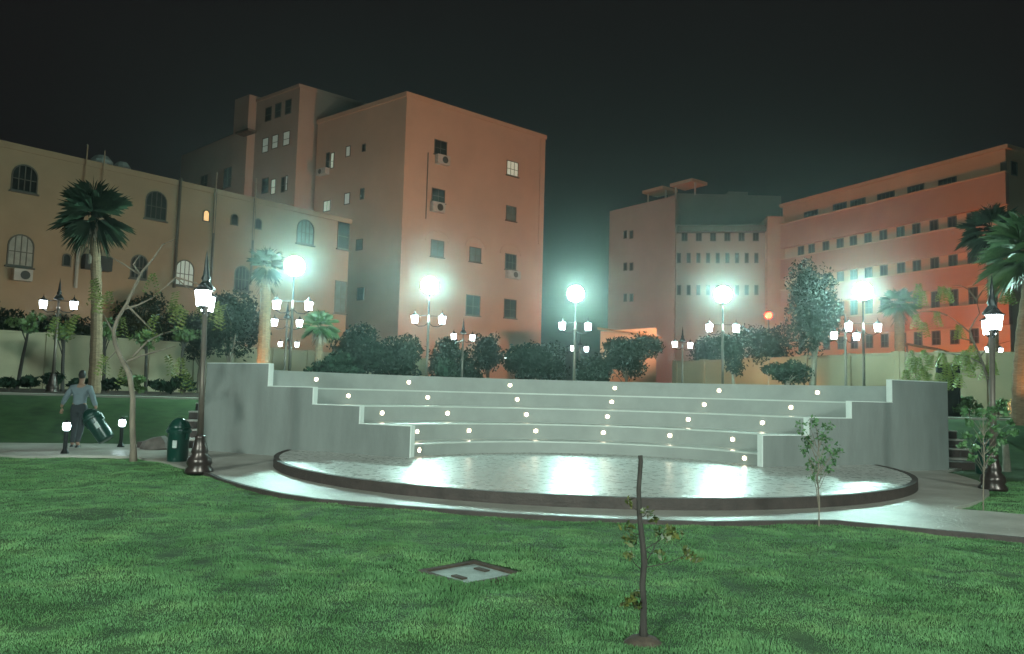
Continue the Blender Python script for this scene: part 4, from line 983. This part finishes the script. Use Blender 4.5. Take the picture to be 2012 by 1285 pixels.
# unseen masts added behind the viewer as front fill for lawn and seating
def add_fill_mast(x, y, label):
    t = empty('fill_mast', (x, y, 0), 0, label, 'fill_light', 'added fill light masts on the near side')
    MB().lathe([(.16, 0), (.12, .5), (.08, 13.6)], n=12).build('pole', M['pole'], t)
    MB().box(-.9, -.25, 13.6, .9, .05, 14.4).build('fill_head', M['black'], t)
    light('fill_light', 'SPOT', (x, y+.6, 14), FILL_P, (.84, 1.0, .90), 1.6, (x*.12, 3.5, 0), 45, .35)
add_fill_mast(-14, -21, 'added left fill light mast, unseen behind the viewer'); add_fill_mast(15, -22, 'added right fill light mast, unseen behind the viewer')

# ------------------------------------------------------------------ the person carrying a bin
def skin_obj(name, pts, edges, m_, parent, root=0, sub=2):
    me = bpy.data.meshes.new(name); me.from_pydata([p[:3] for p in pts], edges, []); me.update()
    o = bpy.data.objects.new(name, me); COL.objects.link(o); o.parent = parent
    md = o.modifiers.new('skin', 'SKIN'); md.use_smooth_shade = True
    for i, p in enumerate(pts):
        s_ = me.skin_vertices[0].data[i]; s_.radius = (p[3], p[4] if len(p) > 4 else p[3]); s_.use_root = (i == root)
    sb = o.modifiers.new('sub', 'SUBSURF'); sb.levels = sub; sb.render_levels = sub
    me.materials.append(m_); return o
b0 = gp(150, 880); ps = empty('person', b0, R(8), 'person in a pale blue shirt and dark trousers walking away carrying a bin', 'person')
J = [(0, 0, .93, .14, .11), (0, 0, 1.08, .135, .10), (.0, .02, 1.25, .16, .11), (0, .03, 1.38, .15, .10), (0, .03, 1.47, .06, .06), (0, .05, 1.54, .055, .055),
     (-.19, .03, 1.38, .065, .065), (-.30, .0, 1.17, .05, .05), (-.40, .06, .98, .036, .036), (-.42, .09, .92, .03, .03),
     (.19, .03, 1.38, .065, .065), (.28, .02, 1.15, .05, .05), (.37, -.02, .95, .036, .036), (.385, -.03, .90, .03, .03),
     (-.10, .0, .86, .10, .10), (-.10, .08, .48, .062, .062), (-.11, .02, .10, .042, .042), (-.11, .16, .05, .035, .03),
     (.10, -.0, .86, .10, .10), (.09, -.06, .48, .062, .062), (.08, -.18, .12, .042, .042), (.08, -.05, .05, .035, .03), (0, .06, 1.62, .075, .09), (0, .06, 1.70, .065, .08)]
Eg = [(0, 1), (1, 2), (2, 3), (3, 4), (4, 5), (3, 6), (6, 7), (7, 8), (8, 9), (3, 10), (10, 11), (11, 12), (12, 13), (0, 14), (14, 15), (15, 16), (16, 17), (0, 18), (18, 19), (19, 20), (20, 21), (5, 22), (22, 23)]
skin_obj('body', J, Eg, M['skin'], ps)
gr = .016
def sub_j(idx, eg, name, m_, k):
    mp = {j: i for i, j in enumerate(idx)}
    pts = [(*J[j][:3], J[j][3]+k, J[j][4]+k) for j in idx]; return skin_obj(name, pts, [(mp[a], mp[b]) for a, b in eg], m_, ps)
J[0] = (0, 0, .93, .155, .125)
sub_j([0, 1, 2, 3, 4, 6, 7, 8, 10, 11, 12], [(0, 1), (1, 2), (2, 3), (3, 4), (3, 6), (6, 7), (7, 8), (3, 10), (10, 11), (11, 12)], 'shirt', M['shirt'], gr)
sub_j([0, 1, 14, 15, 16, 18, 19, 20], [(0, 1), (0, 14), (14, 15), (15, 16), (0, 18), (18, 19), (19, 20)], 'trousers', M['trousers'], gr-.004)
for s_, y_ in ((-1, .07), (1, -.12)):
    h_ = MB(); h_.lathe([(.05, 0), (.052, .03), (.035, .07)], n=10); h_.v = [(x, y*2.2, z) for x, y, z in h_.v]; h_.build('shoe', M['shoe'], ps, True, (-.11 if s_ < 0 else .08, y_, .0))
h_ = MB(); h_.lathe([(.085*math.sin(math.pi*i/10)+.002, -.115*math.cos(math.pi*i/10)) for i in range(2, 11)], n=14); h_.v = [(x*.9, y*1.05, z) for x, y, z in h_.v]; h_.build('hair', M['hair'], ps, True, (0, .045, 1.685))
for hx, hy, hz, s_ in ((-.425, .10, .89, -1), (.39, -.035, .875, 1)):
    pts = [(0, 0, .02, .024, .018), (0, 0, -.05, .026, .015)]; eg = [(0, 1)]
    for i in range(4):
        xo = (-.027+.018*i); L_ = (.055, .065, .062, .048)[i]; k = len(pts)
        pts += [(xo, 0, -.07, .009, .009), (xo+.004*s_, .012, -.07-L_*.5, .008, .008), (xo, .034, -.07-L_*.85, .007, .007)]; eg += [(1, k), (k, k+1), (k+1, k+2)]
    k = len(pts); pts += [(-.034*s_, .004, -.02, .010, .010), (-.045*s_, .016, -.06, .008, .008)]; eg += [(0, k), (k, k+1)]
    o = skin_obj('hand', pts, eg, M['skin'], ps, 0, 1); o.location = (hx, hy, hz)
# carried bin, tilted, top towards the hand
cb = copy_tree(bn); cb.name = 'litter_bin'
ax = (at(207, 862, b0.y-.05)-at(166, 800, b0.y-.05)).normalized()      # from the top down to the foot
zq = -ax; yq = Vector((0, 1, 0)); xq = yq.cross(zq).normalized(); yq = zq.cross(xq)
cen = at(190, 834, b0.y-.12)-zq*.42
cb.matrix_world = Matrix(((xq.x, yq.x, zq.x, cen.x), (xq.y, yq.y, zq.y, cen.y), (xq.z, yq.z, zq.z, cen.z), (0, 0, 0, 1)))
tag(cb, 'dark green litter bin carried tilted in the right hand of the person', 'litter bin')

# ------------------------------------------------------------------ haze
hz = MB(); hz.box(-110, -30, -2.5, 130, 150, 48); h = hz.build('haze', M['lawn'])
vm = bpy.data.materials.new('haze_air'); vm.use_nodes = True; nt = vm.node_tree; nt.nodes.remove(nt.nodes['Principled BSDF'])
pv = nt.nodes.new('ShaderNodeVolumePrincipled'); pv.inputs['Color'].default_value = (.80, .93, .90, 1); pv.inputs['Density'].default_value = .0019; pv.inputs['Anisotropy'].default_value = .93
nt.links.new(pv.outputs[0], nt.nodes['Material Output'].inputs['Volume']); h.data.materials[0] = vm
tag(h, kind='stuff')
